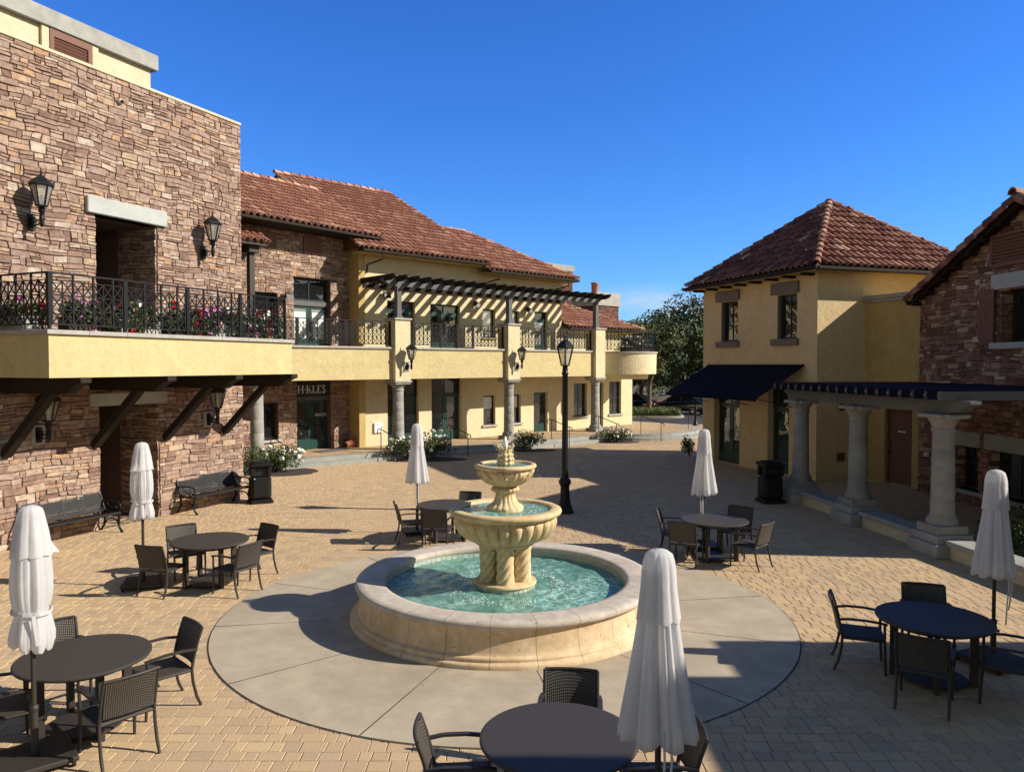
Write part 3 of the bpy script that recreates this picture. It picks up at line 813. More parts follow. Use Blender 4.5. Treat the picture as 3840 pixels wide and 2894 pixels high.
def make_bench(label):
    t = thing('slatted_bench', label, 'bench', group='black iron benches along the stone wall')
    # local: sits along x, faces -y, 1.85 long
    L = .93
    def prof_seat(u):   # u 0..1 front to back
        return (-.52+.46*u, .43+.03*math.cos(u*3.1)-.02*u)
    def seat(m):
        for k in range(13):
            y, z = prof_seat(k/12); m.bar((-L,y,z),(L,y,z), .037, .012)
        m.tube([(-L,-.535,.435),(L,-.535,.435)], .028, 8)
        for x in (-.46,0,.46):
            pts = [(x,prof_seat(k/6)[0],prof_seat(k/6)[1]-.014) for k in range(7)]
            for a, b in zip(pts[:-1],pts[1:]): m.bar(a,b,.05,.014)
    part('seat', seat, BLACKP, t)
    def back(m):
        for k in range(12):
            u = k/11; y = -.045+.16*u; z = .46+.40*u; m.bar((-L,y,z),(L,y,z), .012, .031, (0,.4,1))
        m.bar((-L,.125,.885),(L,.125,.885), .03, .065)
        for x in (-.46,0,.46): m.bar((x,-.055,.44),(x,.115,.87), .05, .014, (0,1,0))
    part('backrest', back, BLACKP, t)
    for s in (-1,1):
        x = s*L
        def leg(m):
            m.tube([(x,-.53,.43),(x,-.49,.28),(x,-.50,.12),(x,-.58,.02),(x,-.60,.015)], [.026,.028,.024,.024,.03], 8)
            m.tube([(x,.125,.90),(x,.04,.66),(x,-.04,.46),(x,-.06,.3),(x,-.02,.12),(x,.06,.02),(x,.08,.015)], [.026,.028,.03,.028,.024,.024,.03], 8)
            m.tube([(x,-.50,.14),(x,-.42,.26),(x,-.28,.30),(x,-.14,.26),(x,-.05,.16)], .016, 6)
            m.tube([(x,-.53,.42),(x,-.28,.41),(x,-.04,.46)], .022, 6)
        part('leg', leg, BLACK, t)
        def arm(m):
            m.tube([(x,.04,.66),(x,-.1,.68),(x,-.3,.68),(x,-.45,.665),(x,-.535,.62),(x,-.545,.55),(x,-.50,.50),(x,-.44,.505),(x,-.43,.54)], .019, 8)
            m.tube([(x,-.1,.68),(x,-.14,.6),(x,-.22,.53),(x,-.32,.52),(x,-.4,.56)], .012, 6)
        part('arm', arm, BLACK, t)
    return t

def make_bin(label):
    t = thing('litter_bin', label, 'trash can', group='black metal litter bins')
    def body(m):
        m.bbox(-.30,.30,-.30,.30,.10,.80,.07)
        for s in (-1,1):
            m.bbox(-.22,.22,s*.30-.012,s*.30+.012,.2,.74,.01); m.bbox(s*.30-.012,s*.30+.012,-.22,.22,.2,.74,.01)
    part('body', body, BLACKP, t)
    part('base', lambda m: (m.bbox(-.36,.36,-.36,.36,0,.06,.06), m.bbox(-.33,.33,-.33,.33,.06,.11,.05)), BLACKP, t)
    def hood(m):
        for sx in (-1,1):
            for sy in (-1,1): m.bbox(sx*.24-.06,sx*.24+.06,sy*.24-.06,sy*.24+.06,.80,1.06,.02)
        m.bbox(-.29,.29,-.29,.29,.80,.84,.02); m.bbox(-.31,.31,-.31,.31,1.05,1.13,.06)
    h = part('hood', hood, BLACKP, t)
    part('lid', lambda m: (m.bbox(-.35,.35,-.35,.35,1.13,1.17,.06), m.bbox(-.25,.25,-.25,.25,1.17,1.20,.06)), BLACKP, t)
    part('liner', lambda m: m.bbox(-.2,.2,-.2,.2,.805,1.045,.02), DARKG, t)
    part('lock', lambda m: m.sphere((-.2,-.318,.74), .018), WHITE, t)
    return t

def column(parent, name, x, y, z0, z1, r, mat, plinth=True, cap=.34, joints=True):
    o = None
    H = z1-z0
    m = MB()
    pr = [(r*1.28,z0+.16),(r*1.32,z0+.20),(r*1.32,z0+.25),(r*1.22,z0+.29),(r*1.08,z0+.33),(r*1.04,z0+.36)]
    n = 5; a0 = z0+.36; a1 = z1-cap
    for k in range(n):
        za = a0+(a1-a0)*k/n; zb = a0+(a1-a0)*(k+1)/n; ra = r*(1.02-.12*k/n); rb = r*(1.02-.12*(k+1)/n)
        pr += [(ra,za+.006),(ra,za+.012),(rb,zb-.012),(rb-.008,zb-.004)]
    pr += [(r*.98,a1+.01),(r*1.02,a1+.03),(r*.98,a1+.06),(r*.92,a1+.07),(r*.95,a1+.12),(r*1.15,a1+.20),(r*1.32,a1+.25),(r*1.34,z1-.07)]
    m.lathe(pr, 32, (x,y,0))
    o = m.build(name, mat, parent)
    q = MB(); s = r*1.5; q.bbox(x-s,x+s,y-s,y+s,z0,z0+.165,.012); q.build('plinth', mat, o)
    q = MB(); s = r*1.55; q.bbox(x-s,x+s,y-s,y+s,z1-.075,z1,.012); q.build('capital_slab', mat, o)
    return o

def letters(m, txt, x, z, h, y, gap=.22):
    """serif capitals from strokes, thick stems and thin hairlines"""
    T = h*.17; t = h*.07; s = h*.10; d = .012
    def rect(xa, xb, za, zb): m.box(x+xa*1.0, x+xb, y-d, y, z+za, z+zb)
    def stem(xa, w=T):
        rect(xa, xa+w, 0, h); rect(xa-s*.6, xa+w+s*.6, 0, t*.7); rect(xa-s*.6, xa+w+s*.6, h-t*.7, h)
    def diag(xa, za, xb, zb, w):
        m.add([(x+xa,y-d,z+za),(x+xa+w,y-d,z+za),(x+xb+w,y-d,z+zb),(x+xb,y-d,z+zb)], [(0,1,2,3)] if zb > za else [(3,2,1,0)], .5, False)
    for ch in txt:
        if ch == 'H': stem(0); stem(h*.62); rect(T, h*.62, h*.47, h*.47+t); w = h*.62+T
        elif ch == 'K': stem(0); diag(T*.9, h*.42, h*.55, h*.98, t); diag(h*.58, 0, h*.24, h*.58, T); w = h*.58+T
        elif ch == 'L': stem(0); rect(T, h*.52, 0, t); rect(h*.52-t, h*.52, 0, h*.25); w = h*.54
        elif ch == 'E': stem(0); rect(T,h*.5,0,t); rect(T,h*.5,h-t,h); rect(T,h*.38,h*.48,h*.48+t); rect(h*.5-t,h*.5,0,h*.22); rect(h*.5-t,h*.5,h*.8,h); w = h*.52
        elif ch == 'S':
            pts = [(.47,.80),(.40,.93),(.25,.99),(.09,.90),(.06,.74),(.16,.60),(.34,.47),(.45,.32),(.42,.12),(.26,.01),(.10,.06),(.02,.2)]
            for (a,b),(c,e) in zip(pts[:-1], pts[1:]): m.bar((x+a*h,y-d*.5,z+b*h),(x+c*h,y-d*.5,z+e*h), h*.12, d, (0,1,0))
            w = h*.5
        elif ch == '.': rect(0, T*.8, h*.43, h*.43+T*.8); w = T*.8
        x += w+h*gap
    return x
rng = random.Random(7)
# ------------------------------------------------------------------ world, sun, camera
EL = R(32.0); SX, SY = .994, -.11
S = V3((SX*math.cos(EL), SY*math.cos(EL), math.sin(EL))).normalized()
w = bpy.data.worlds.new('World'); scene.world = w; w.use_nodes = True
nt = w.node_tree; bg = nt.nodes['Background']
sky = nt.nodes.new('ShaderNodeTexSky'); sky.sky_type = 'NISHITA'; sky.sun_disc = False
sky.sun_elevation = EL; sky.sun_rotation = math.atan2(SX, SY); sky.altitude = 100
sky.air_density = 1.0; sky.dust_density = .1; sky.ozone_density = 2.2
hs = nt.nodes.new('ShaderNodeHueSaturation'); hs.inputs['Saturation'].default_value = 1.12; hs.inputs['Value'].default_value = 1.0
nt.links.new(sky.outputs[0], hs.inputs['Color'])
tc = nt.nodes.new('ShaderNodeTexCoord')
mp = nt.nodes.new('ShaderNodeMapping'); mp.inputs['Scale'].default_value = (9,9,34); nt.links.new(tc.outputs['Generated'], mp.inputs[0])
cn = nt.nodes.new('ShaderNodeTexNoise'); cn.inputs['Scale'].default_value = 1.0; cn.inputs['Detail'].default_value = 7; cn.inputs['Roughness'].default_value = .6
nt.links.new(mp.outputs[0], cn.inputs['Vector'])
cr = ramp(nt, [(.36,(0,0,0)),(.66,(1,1,1))]); nt.links.new(cn.outputs[0], cr.inputs[0])
sp = nt.nodes.new('ShaderNodeSeparateXYZ'); nt.links.new(tc.outputs['Generated'], sp.inputs[0])
zb = ramp(nt, [(.035,(0,0,0)),(.055,(.8,.8,.8)),(.082,(1,1,1)),(.105,(0,0,0))]); nt.links.new(sp.outputs[2], zb.inputs[0])
xb = ramp(nt, [(.06,(0,0,0)),(.15,(1,1,1)),(.27,(1,1,1)),(.4,(0,0,0))]); nt.links.new(sp.outputs[0], xb.inputs[0])
k1 = mixc(nt, 1.0, cr.outputs[0], zb.outputs[0], 'MULTIPLY'); k2 = mixc(nt, 1.0, k1, xb.outputs[0], 'MULTIPLY')
k3 = nt.nodes.new('ShaderNodeMath'); k3.operation = 'MULTIPLY'; nt.links.new(k2, k3.inputs[0]); k3.inputs[1].default_value = .95
yb = ramp(nt, [(.0,(1.28,1.06,.80)),(.42,(1.22,1.04,.84)),(.85,(.45,1.02,2.0))])
ya = nt.nodes.new('ShaderNodeMath'); ya.operation = 'MULTIPLY_ADD'; nt.links.new(sp.outputs[1], ya.inputs[0]); ya.inputs[1].default_value = .5; ya.inputs[2].default_value = .5
nt.links.new(ya.outputs[0], yb.inputs[0])
skyc = mixc(nt, 1.0, hs.outputs[0], yb.outputs[0], 'MULTIPLY')
zr_ = ramp(nt, [(.0,(1.35,1.08,.92)),(.12,(1.28,1.08,.96)),(.30,(1.08,1.04,1.0)),(.55,(1,1,1))]); nt.links.new(sp.outputs[2], zr_.inputs[0])
skyc = mixc(nt, 1.0, skyc, zr_.outputs[0], 'MULTIPLY')
cloudc = mixc(nt, k3.outputs[0], skyc, (5.5,7.2,9.0))
nt.links.new(cloudc, bg.inputs[0]); bg.inputs[1].default_value = .07

sun = bpy.data.lights.new('sun', 'SUN'); sun.energy = 5.0; sun.angle = R(.53); sun.color = (1.0, .92, .79)
so = bpy.data.objects.new('sun', sun); COL.objects.link(so); so.rotation_euler = S.to_track_quat('Z','Y').to_euler()
so.location = S*60

cam = bpy.data.cameras.new('camera'); co_ = bpy.data.objects.new('camera', cam); COL.objects.link(co_)
cam.sensor_fit = 'HORIZONTAL'; cam.sensor_width = 36; cam.lens = 36*1660/2212; cam.clip_end = 2000; cam.clip_start = .05
co_.location = (0,0,3.7); co_.rotation_euler = (R(90-1.6),0,0); scene.camera = co_
scene.view_settings.view_transform = 'Standard'; scene.view_settings.look = 'None'
scene.view_settings.exposure = .5; scene.view_settings.gamma = 1; scene.view_settings.use_curve_mapping = False

# ------------------------------------------------------------------ ground
def struct(name, fn, mat):
    o = part(name, fn, mat, None); o['kind'] = 'structure'; return o
DRY = simple('dry_hillside_earth', (.12,.085,.05), .95, 0, .4, .25, .3)
struct('ground', lambda m: m.add([(-500,-300,-.012),(600,-300,-.012),(600,900,-.012),(-500,900,-.012)], [(0,1,2,3)]), DRY)
FC = (-.10, 11.45)
def paving_rest(m):
    m.add([(-30,30,-.001),(34,30,-.001),(34,47.5,-.001),(-30,47.5,-.001)], [(0,1,2,3)])
struct('plaza_paving', paving_rest, PAVER)
struct('paving_bed', lambda m: m.add([(-30,-14,-.007),(34,-14,-.007),(34,30,-.007),(-30,30,-.007)], [(0,1,2,3)]), simple('paver_joint_sand', (.115,.085,.055), .98, 0, .3, 30))
PAVE_STOPS = [(0,(.385,.28,.18)),(.16,(.43,.31,.19)),(.32,(.485,.34,.195)),(.46,(.445,.32,.20)),(.6,(.52,.365,.205)),(.72,(.455,.33,.21)),(.84,(.50,.355,.20)),(.94,(.545,.395,.22)),(1,(.41,.31,.21))]
PAVE = tinted('tumbled_pavers', PAVE_STOPS, .88, 40, .16, .25, .004)
def pavers_mesh(m):
    rg = random.Random(314); V, F, T = m.v, m.f, m.t
    y = -2.0
    while y < 30.0:
        hrow = rg.choice((.165,.165,.165,.20,.128)); hrow = min(hrow, 30.0-y)
        x = -15.0-rg.uniform(0,.25)
        while x < 16.0:
            w = rg.choice((.165,.165,.25,.25,.21,.125))+rg.uniform(-.004,.004)
            xa, xb, ya, yb = x, x+w, y, y+hrow
            x += w
            xm, ym = (xa+xb)/2, (ya+yb)/2
            d = math.hypot(xm-FC[0], ym-FC[1])
            if d < 3.9 or (ym > 1 and abs(xm) > .72*ym+1.2): continue
            g = .003; bv = .0055; z = rg.uniform(-.0015,.0015); t1, t2 = rg.uniform(-.0015,.0015), rg.uniform(-.0015,.0015)
            n = len(V); jx = [rg.uniform(-.002,.002) for _ in range(8)]
            o = [(xa+g+jx[0],ya+g+jx[1]),(xb-g+jx[2],ya+g+jx[3]),(xb-g+jx[4],yb-g+jx[5]),(xa+g+jx[6],yb-g+jx[7])]
            V.extend([(px,py,-.0065) for px,py in o])
            V.extend([(px+(bv if q in (0,3) else -bv),py+(bv if q < 2 else -bv),z+(t1 if q in (0,3) else -t1)+(t2 if q < 2 else -t2)) for q,(px,py) in enumerate(o)])
            big = .5+.5*math.sin(xm*.7+1.3*math.sin(ym*.5))*math.sin(ym*.6+.9*math.sin(xm*.4))
            t = min(1,max(0,rg.random()*.86+.14*big))
            for f in ((4,5,6,7),(0,1,5,4),(1,2,6,5),(2,3,7,6),(3,0,4,7)):
                F.append(tuple(n+q for q in f)); T.append(t); m.sm.append(False)
        y += hrow
struct('paving', pavers_mesh, PAVE)
struct('car_park', lambda m: m.add([(-20,47.5,-.004),(60,47.5,-.004),(60,76,-.004),(-20,76,-.004)], [(0,1,2,3)]), ASPHALT)
def disc(m):
    n = 120; r0, r1 = 2.1, 4.15
    for k in range(12):
        a0 = R(10+30*k)+.0022; a1 = R(40+30*k)-.0022
        st = 10; vs = []
        for i in range(st+1):
            a = a0+(a1-a0)*i/st; ct = math.cos(a); sn = math.sin(a)
            vs += [(FC[0]+r0*ct,FC[1]+r0*sn,.012),(FC[0]+r1*ct,FC[1]+r1*sn,.012)]
        m.add(vs, [(2*i,2*i+1,2*i+3,2*i+2) for i in range(st)])
    vs = [(FC[0]+r1*math.cos(2*math.pi*i/n),FC[1]+r1*math.sin(2*math.pi*i/n),z) for z in (0,.012) for i in range(n)]
    m.add(vs, [(i,(i+1)%n,n+(i+1)%n,n+i) for i in range(n)])
struct('concrete_apron', disc, DISC)
JOINT = simple('dark_joint', (.075,.06,.05), .95)
struct('apron_joint', lambda m: m.add([(FC[0]+4.168*math.cos(2*math.pi*i/120),FC[1]+4.168*math.sin(2*math.pi*i/120),.004) for i in range(120)], [tuple(range(120))]), JOINT)
BANDC = concrete('pale_paving_band', (.30,.27,.23), (.38,.35,.30), 2)
def band(m):
    m.bar((4.6,29.5,.002),(7.0,23.2,.002), .16, .006); m.bar((7.0,23.2,.002),(8.6,21.2,.002), .16, .006)
struct('paving_band', band, BANDC)

# ------------------------------------------------------------------ fountain
ft = thing('tiered_fountain', 'three tiered carved travertine fountain in a round pool', 'fountain', (FC[0],FC[1],0))
def fbase(m):
    n = 96
    m.lathe([(2.29,.004),(2.292,.05),(2.284,.066),(2.266,.078),(2.238,.082),(2.234,.084),(2.234,.098),(2.238,.115),(2.228,.132),(2.205,.142),(2.186,.145),(2.182,.148),(2.172,.19),(2.152,.28),(2.140,.36),(2.138,.43),(2.142,.455)], n)
part('basin_wall', fbase, TRAV_B, ft)
RIMM = travertine('worn_rim_stone', (.40,.345,.285), (.50,.44,.37), (.57,.51,.435), 24)
def frim(m):
    m.lathe([(2.14,.455),(2.17,.458),(2.20,.475),(2.212,.505),(2.205,.54),(2.18,.562),(2.10,.568),(1.86,.566),(1.80,.555),(1.785,.53),(1.785,.47),(1.80,.46)], 120)
part('basin_rim', frim, RIMM, ft)
def fband(m):
    n = 110
    for k in range(n):
        a0 = 2*math.pi*k/n+.004; a1 = 2*math.pi*(k+1)/n-.004
        for za, zb in ((.44,.50),(.375,.435),(.31,.37)):
            vs = [(1.797*math.cos(a0),1.797*math.sin(a0),za),(1.797*math.cos(a1),1.797*math.sin(a1),za),(1.797*math.cos(a1),1.797*math.sin(a1),zb),(1.797*math.cos(a0),1.797*math.sin(a0),zb)]
            m.add(vs, [(3,2,1,0)], rng.random(), False)
part('tile_band', fband, BAND, ft)
part('pool_floor', lambda m: m.lathe([(0,.06),(1.7,.06),(1.803,.12),(1.803,.50)], 96, smooth=False), POOL, ft)
def rip(x, y):
    r = math.hypot(x, y)
    return .008*math.sin(r*26)*math.exp(-abs(r-.75)*1.5)+.006*math.sin(9*x+3*y+2*math.sin(5*y))+.004*math.sin(17*y-7*x+3*math.sin(4*x))+.003*math.sin(31*x+11*y)
def fwater(m, R0, R1, z, nr, na, amp=1.0):
    vs = []; fs = []
    for i in range(nr+1):
        r = R0+(R1-R0)*i/nr
        for k in range(na):
            a = 2*math.pi*k/na; x, y = r*math.cos(a), r*math.sin(a); vs.append((x,y,z+amp*rip(x,y)))
    for i in range(nr):
        for k in range(na):
            fs.append((i*na+k,(i+1)*na+k,(i+1)*na+(k+1)%na,i*na+(k+1)%na))
    m.add(vs, fs, .5, True)
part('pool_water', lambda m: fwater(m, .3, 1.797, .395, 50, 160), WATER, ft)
ped = part('pedestal', lambda m: m.lathe([(.44,.08),(.44,.435),(.46,.44),(.470,.455),(.462,.478),(.41,.492),(0,.492)], 48, smooth=False), TRAV, ft)
def pband(m):
    n = 34
    for k in range(n):
        a0 = 2*math.pi*k/n+.012; a1 = 2*math.pi*(k+1)/n-.012
        m.add([(.446*math.cos(a),.446*math.sin(a),z) for a, z in ((a0,.34),(a1,.34),(a1,.428),(a0,.428))], [(0,1,2,3)], rng.random(), False)
part('tile_band', pband, BAND, ped)
for k in range(5):
    a = R(-90+72*k)
    def rope(m):
        cx, cy = .265*math.cos(a), .265*math.sin(a); n = 72; nz = 60; vs = []; fs = []
        for i in range(nz+1):
            u = i/nz; z = .485+.56*u; env = 1+.13*abs(2*u-1)**2.2
            for q in range(n):
                b = 2*math.pi*q/n; tw = 6*b-44*z
                r = .118*env*(.80+.29*abs(math.cos(tw/2))**.55)
                vs.append((cx+r*math.cos(b), cy+r*math.sin(b), z))
        for i in range(nz):
            for q in range(n): fs.append((i*n+q,i*n+(q+1)%n,(i+1)*n+(q+1)%n,(i+1)*n+q))
        m.add(vs, fs, .5, True)
    part('twisted_column', rope, TRAV, ft)
def bowl(m):
    prof = [(.28,1.02),(.42,1.025),(.445,1.045),(.43,1.07),(.47,1.085),(.54,1.105),(.61,1.145),(.675,1.205),(.725,1.28),(.75,1.355),(.757,1.42),(.735,1.44),(.757,1.452),(.80,1.47),(.835,1.495),(.845,1.525),(.835,1.553),(.80,1.57),(.70,1.57),(.675,1.555),(.66,1.51),(.60,1.46),(.2,1.42)]
    def mod(i, a, r, z):
        if 4 <= i <= 10:
            w = abs(math.sin(13*a)); e = [.25,.6,.9,1,1,.95,.55][i-4]
            return r*(1-.09*e+.125*e*w**.42), z
        return r, z
    m.lathe(prof, 312, mod=mod)
part('lower_bowl', bowl, TRAV, ft)
def stem(m):
    prof = [(.27,1.42),(.27,1.56),(.255,1.585),(.235,1.60),(.20,1.62),(.165,1.66),(.145,1.71),(.135,1.76),(.14,1.80),(.185,1.815),(.20,1.84),(.185,1.87),(.15,1.885),(.16,1.90)]
    def mod(i, a, r, z):
        if 2 <= i <= 8: return r*(1-.05+.13*abs(math.cos(8*a))**.6), z
        if 9 <= i <= 11: return r*(1-.04+.12*abs(math.sin(9*a))**.6), z
        return r, z
    m.lathe(prof, 120, mod=mod)
part('stem', stem, TRAV, ft)
def ubowl(m):
    prof = [(.12,1.88),(.20,1.90),(.27,1.935),(.33,1.98),(.375,2.03),(.405,2.085),(.41,2.125),(.395,2.14),(.42,2.15),(.455,2.165),(.468,2.19),(.455,2.215),(.43,2.225),(.385,2.22),(.37,2.195),(.30,2.15),(.0,2.12)]
    def mod(i, a, r, z):
        if 99 <= i <= 6:
            e = [.3,.7,1,1,.9,.5][i-1]; u = (a*8/(2*math.pi)) % 1-.5; h = (z-1.89)/.25
            leaf = max(0, 1-abs(u)/(.46*max(.08,1-h*.85))); curl = .5+.5*math.cos(24*a+h*7)
            return r*(1+e*(.15*leaf**.6-.05+.045*curl*(1-leaf))), z
        return r, z
    m.lathe(prof, 200, mod=mod)
    def rz(u):   # bowl radius / height along the flank
        q = prof[1:8]; t = u*(len(q)-1); i = min(int(t), len(q)-2); f = t-i
        return q[i][0]+(q[i+1][0]-q[i][0])*f, q[i][1]+(q[i+1][1]-q[i][1])*f
    for k in range(10):
        for off, L0, L1, wd in ((0,.05,.98,.26),(.30,.05,.62,.16)):
            a0 = 2*math.pi*(k+off)/10+.15; n = 9; vs = []; fs = []
            for i in range(n+1):
                u = L0+(L1-L0)*i/n; r, z = rz(u); lob = (.75+.25*abs(math.sin(i*1.9)))
                wv = wd*math.sin(math.pi*min(1,(i/n)*.93+.12))**.7*lob; curl = .02*max(0,i/n-.7)/.3
                for s, h in ((-1,-.004),(-.5,.026),(0,.012),(.5,.026),(1,-.004)):
                    vs.append(((r+h+curl)*math.cos(a0+s*wv), (r+h+curl)*math.sin(a0+s*wv), z+(.006 if abs(s)==.5 else 0)))
            for i in range(n):
                for j in range(4): fs.append((i*5+j,i*5+j+1,(i+1)*5+j+1,(i+1)*5+j))
            m.add(vs, fs, .5, False)
part('upper_bowl', ubowl, TRAV, ft)
def pine(m):
    n = 48; prof = []
    for i in range(31):
        u = i/30; prof.append((.095+.03*math.sin(math.pi*min(1,u*1.15)) if u < .95 else .09, 2.13+.32*u))
    def mod(i, a, r, z):
        k = math.sin(5*a+z*48)*math.sin(5*a-z*48); return r*(1+.16*k), z
    m.lathe(prof, 72, mod=mod)
    for k in range(12):
        a = 2*math.pi*k/12; m.bar((.085*math.cos(a),.085*math.sin(a),2.43),(.135*math.cos(a),.135*math.sin(a),2.485+.02*(k%2)), .03, .014)
part('pineapple_finial', pine, TRAV, ft)
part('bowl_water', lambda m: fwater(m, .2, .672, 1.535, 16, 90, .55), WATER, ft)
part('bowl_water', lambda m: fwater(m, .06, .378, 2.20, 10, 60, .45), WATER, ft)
def jet(m):
    m.tube([(0,0,2.44),(.004,0,2.50),(-.004,.003,2.56),(0,0,2.60),(.002,0,2.63)], [.028,.036,.03,.02,.006], 8)
    for _ in range(150):
        a = rng.uniform(0,6.28); r = rng.uniform(.02,.17); z = 2.58-r*1.1+rng.uniform(-.07,.08); s = rng.uniform(.003,.008)
        m.sphere((r*math.cos(a),r*math.sin(a),z), s, 4, 3)
    for _ in range(190):
        a = rng.uniform(0,6.28); r = rng.choice((rng.gauss(.50,.03), rng.gauss(.86,.05))); z = rng.uniform(1.6,2.15) if r < .7 else rng.uniform(.42,1.45); s = rng.uniform(.0025,.006)
        m.sphere((r*math.cos(a),r*math.sin(a),z), s, 4, 3)
part('water_jet', jet, FOAM, ft)['kind'] = 'stuff'
def foam(m):
    for _ in range(520):
        a = rng.uniform(0,6.28); r = abs(rng.gauss(.86,.09)); x, y = r*math.cos(a), r*math.sin(a); s = rng.uniform(.004,.013)
        m.sphere((x,y,.395+rip(x,y)), (s,s*rng.uniform(.7,1.6),.003), 6, 3)
    for _ in range(160):
        a = rng.uniform(0,6.28); r = abs(rng.gauss(.50,.05)); x, y = r*math.cos(a), r*math.sin(a); s = rng.uniform(.003,.010)
        m.sphere((x,y,1.535+.5*rip(x,y)), (s,s*rng.uniform(.7,1.6),.003), 6, 3)
part('foam', foam, FOAM, ft)['kind'] = 'stuff'

# ------------------------------------------------------------------ A: stone tower on the left
A = thing('stone_building', 'tall flat topped stone clad building with dark doorways and a cream balcony', 'building', (-8.58,18.62,0), frame_rz(.41,.912))
hA = [(-1.63,0,4.3,7.03,3.4),(-1.6,0,0,2.77,3.4)]
part('wall', lambda m: grid_wall(m, -8, 2.77, 0, 10.2, hA), GROUT, A)
m = MB(); stones(m, -5.2, 2.79, 0, 10.2, hA, random.Random(3)); 
for (xa,xb,za,zb,d) in hA:
    m.M = Matrix.Translation((xb,0,0)) @ Matrix.Rotation(R(-90),4,'Z'); stones(m, -1.3, 0, za, zb, [], random.Random(5))
m.M = Matrix.Translation((2.77,0,0)) @ Matrix.Rotation(R(90),4,'Z'); stones(m, 0, 3, 0, 10.2, [], random.Random(8))
m.build('stone_cladding', STONE, A)
def abody(m):
    m.box(2.5,2.765,.01,10,0,10.19); m.box(-8,2.7,.05,10,9.3,9.6); m.box(-8,2.7,10,10.2,0,10.1); m.box(-8.2,-8,0,10,0,10.1)
    for (xa,xb,za,zb,d) in hA: m.box(xa-.05,xb+.05,3.41,3.6,za,zb+.1)
    m.box(-1.7,.1,.31,3.4,7.04,7.2); m.box(-1.7,.1,.31,3.4,2.78,2.9); m.box(-1.7,.1,0.02,3.4,4.0,4.28)
part('body', abody, GROUT, A)
for z0 in (0.01, 4.31): part('door', lambda m: m.box(-1.6,-.03,3.2,3.3,z0,z0+2.7), DARKG, A)  # dark panels added at the back so the recesses read black
part('parapet_cap', lambda m: (m.bbox(-8,2.80,-.055,.35,10.2,10.27,.01)), CREAM, A)
def pent(m):
    m.box(-8,1.19,1.5,6,9.6,11.38)
part('penthouse', pent, CREAM, A)
part('penthouse_cap', lambda m: m.bbox(-8.1,1.34,1.36,6.1,11.38,11.78,.015), GREYSTONE, A)
def louv(m):
    m.box(-1.6,-.55,1.46,1.5,9.7,11.3)
    for k in range(18): m.bar((-1.5,1.44,9.8+k*.08),(-.65,1.44,9.8+k*.08), .02, .05, (0,-.6,1))
    m.box(-1.62,-1.52,1.40,1.47,9.7,11.36); m.box(-.66,-.55,1.40,1.47,9.7,11.36); m.box(-1.52,-.66,1.40,1.47,11.2,11.36)
part('louvre', louv, BROWN, A)
for xa, xb in ((-1.80,-1.63),(-.54,-.38)): part('louvre_surround', lambda m: m.box(xa,xb,1.42,1.5,9.7,11.37), CREAM, A)
part('lintel', lambda m: m.bbox(-1.88,.24,-.12,.3,7.03,7.40,.015), LINTEL, A)
part('lintel', lambda m: m.bbox(-1.86,.2,-.10,.3,2.77,3.06,.015), LINTEL, A)
part('balcony', lambda m: (m.box(-4.41,2.0,-2.4,-.01,3.46,4.24)), YELLOW, A)
def bcop(m):
    for k in range(8):
        x0 = -4.47+k*.816; m.bbox(x0,x0+.812,-2.46,-2.1,4.24,4.32,.006)
    for k in range(2): m.bbox(-4.47,-4.11,-2.097+k*1.03,-2.097+k*1.03+1.025,4.24,4.32,.006)
    m.box(-4.10,2.0,-2.09,-.06,4.24,4.29)
part('balcony_coping', bcop, COPING, A)
for t in (-3.71,-1.75,.17,2.08):
    def beam(m):
        pr = [(-.05,3.14),(-1.98,3.14),(-2.06,3.17),(-2.14,3.25),(-2.24,3.30),(-2.34,3.34),(-2.42,3.36),(-2.42,3.455),(-.05,3.455)]
        n = len(pr); h = .11
        m.add([(t-h,y,z) for y,z in pr]+[(t+h,y,z) for y,z in pr], [tuple(range(n)), tuple(reversed(range(n,2*n)))]+[(i,n+i,n+(i+1)%n,(i+1)%n) for i in range(n)], .5, False)
    b = part('bracket_beam', beam, WOOD, A)
    part('strut', lambda m: m.bar((t,-.04,1.9),(t,-1.5,3.2), .15, .17, (1,0,0)), WOOD, b)
def world_of(o, p):
    return Matrix.Translation(o.location) @ Matrix.Rotation(o.rotation_euler.z,4,'Z') @ V3(p)
def local_thing(base, name, label, cat, p, drz=0, group=None):
    return thing(name, label, cat, world_of(base, p), base.rotation_euler.z+drz, group)
rl = local_thing(A, 'balcony_railing', 'black lattice balcony railing in front of geraniums', 'railing', (-4.30,-2.27,4.32))
railing(rl, 0, 6.2, 0, 0, 1.03, 1.55)
rs = part('side_rail', lambda m: m.bar((0,0,1.03),(0,2.2,1.03), .05, .03), BLACK, rl)
def side(m):
    m.M = Matrix.Rotation(R(90),4,'Z'); m.bar((.05,0,.11),(2.2,0,.11), .03,.03); m.bar((.05,0,.90),(2.2,0,.90), .018,.018); lattice(m, .05, 2.2, .11, .90, 0)
part('lattice_panel', side, BLACK, rl)
for lbl, p, pl in (('upper black wall lantern left of the upper doorway of the stone building',(-3.12,-.05,6.6),'iron'),
               ('black wall lantern right of the upper stone doorway near the tower corner',(1.40,-.05,6.57),'iron'),
               ('lower black wall lantern under the cream balcony beside the leftmost bracket',(-3.05,-.05,2.25),'pale'),
               ('lower black wall lantern under the balcony above the far bench',(1.50,-.05,2.28),'pale')):
    wall_lantern(lbl, world_of(A, p), A.rotation_euler.z, .82, pl)
sc = local_thing(A, 'security_camera', 'small round white camera high on the stone tower wall', 'camera', (-.98,-.05,9.7))
part('housing', lambda m: m.lathe([(.0,-.05),(.06,-.045),(.085,0),(.085,.03)], 16), WHITE, sc); part('lens', lambda m: m.sphere((0,-.06,-.01), .045, 10, 6), DARKG, sc)
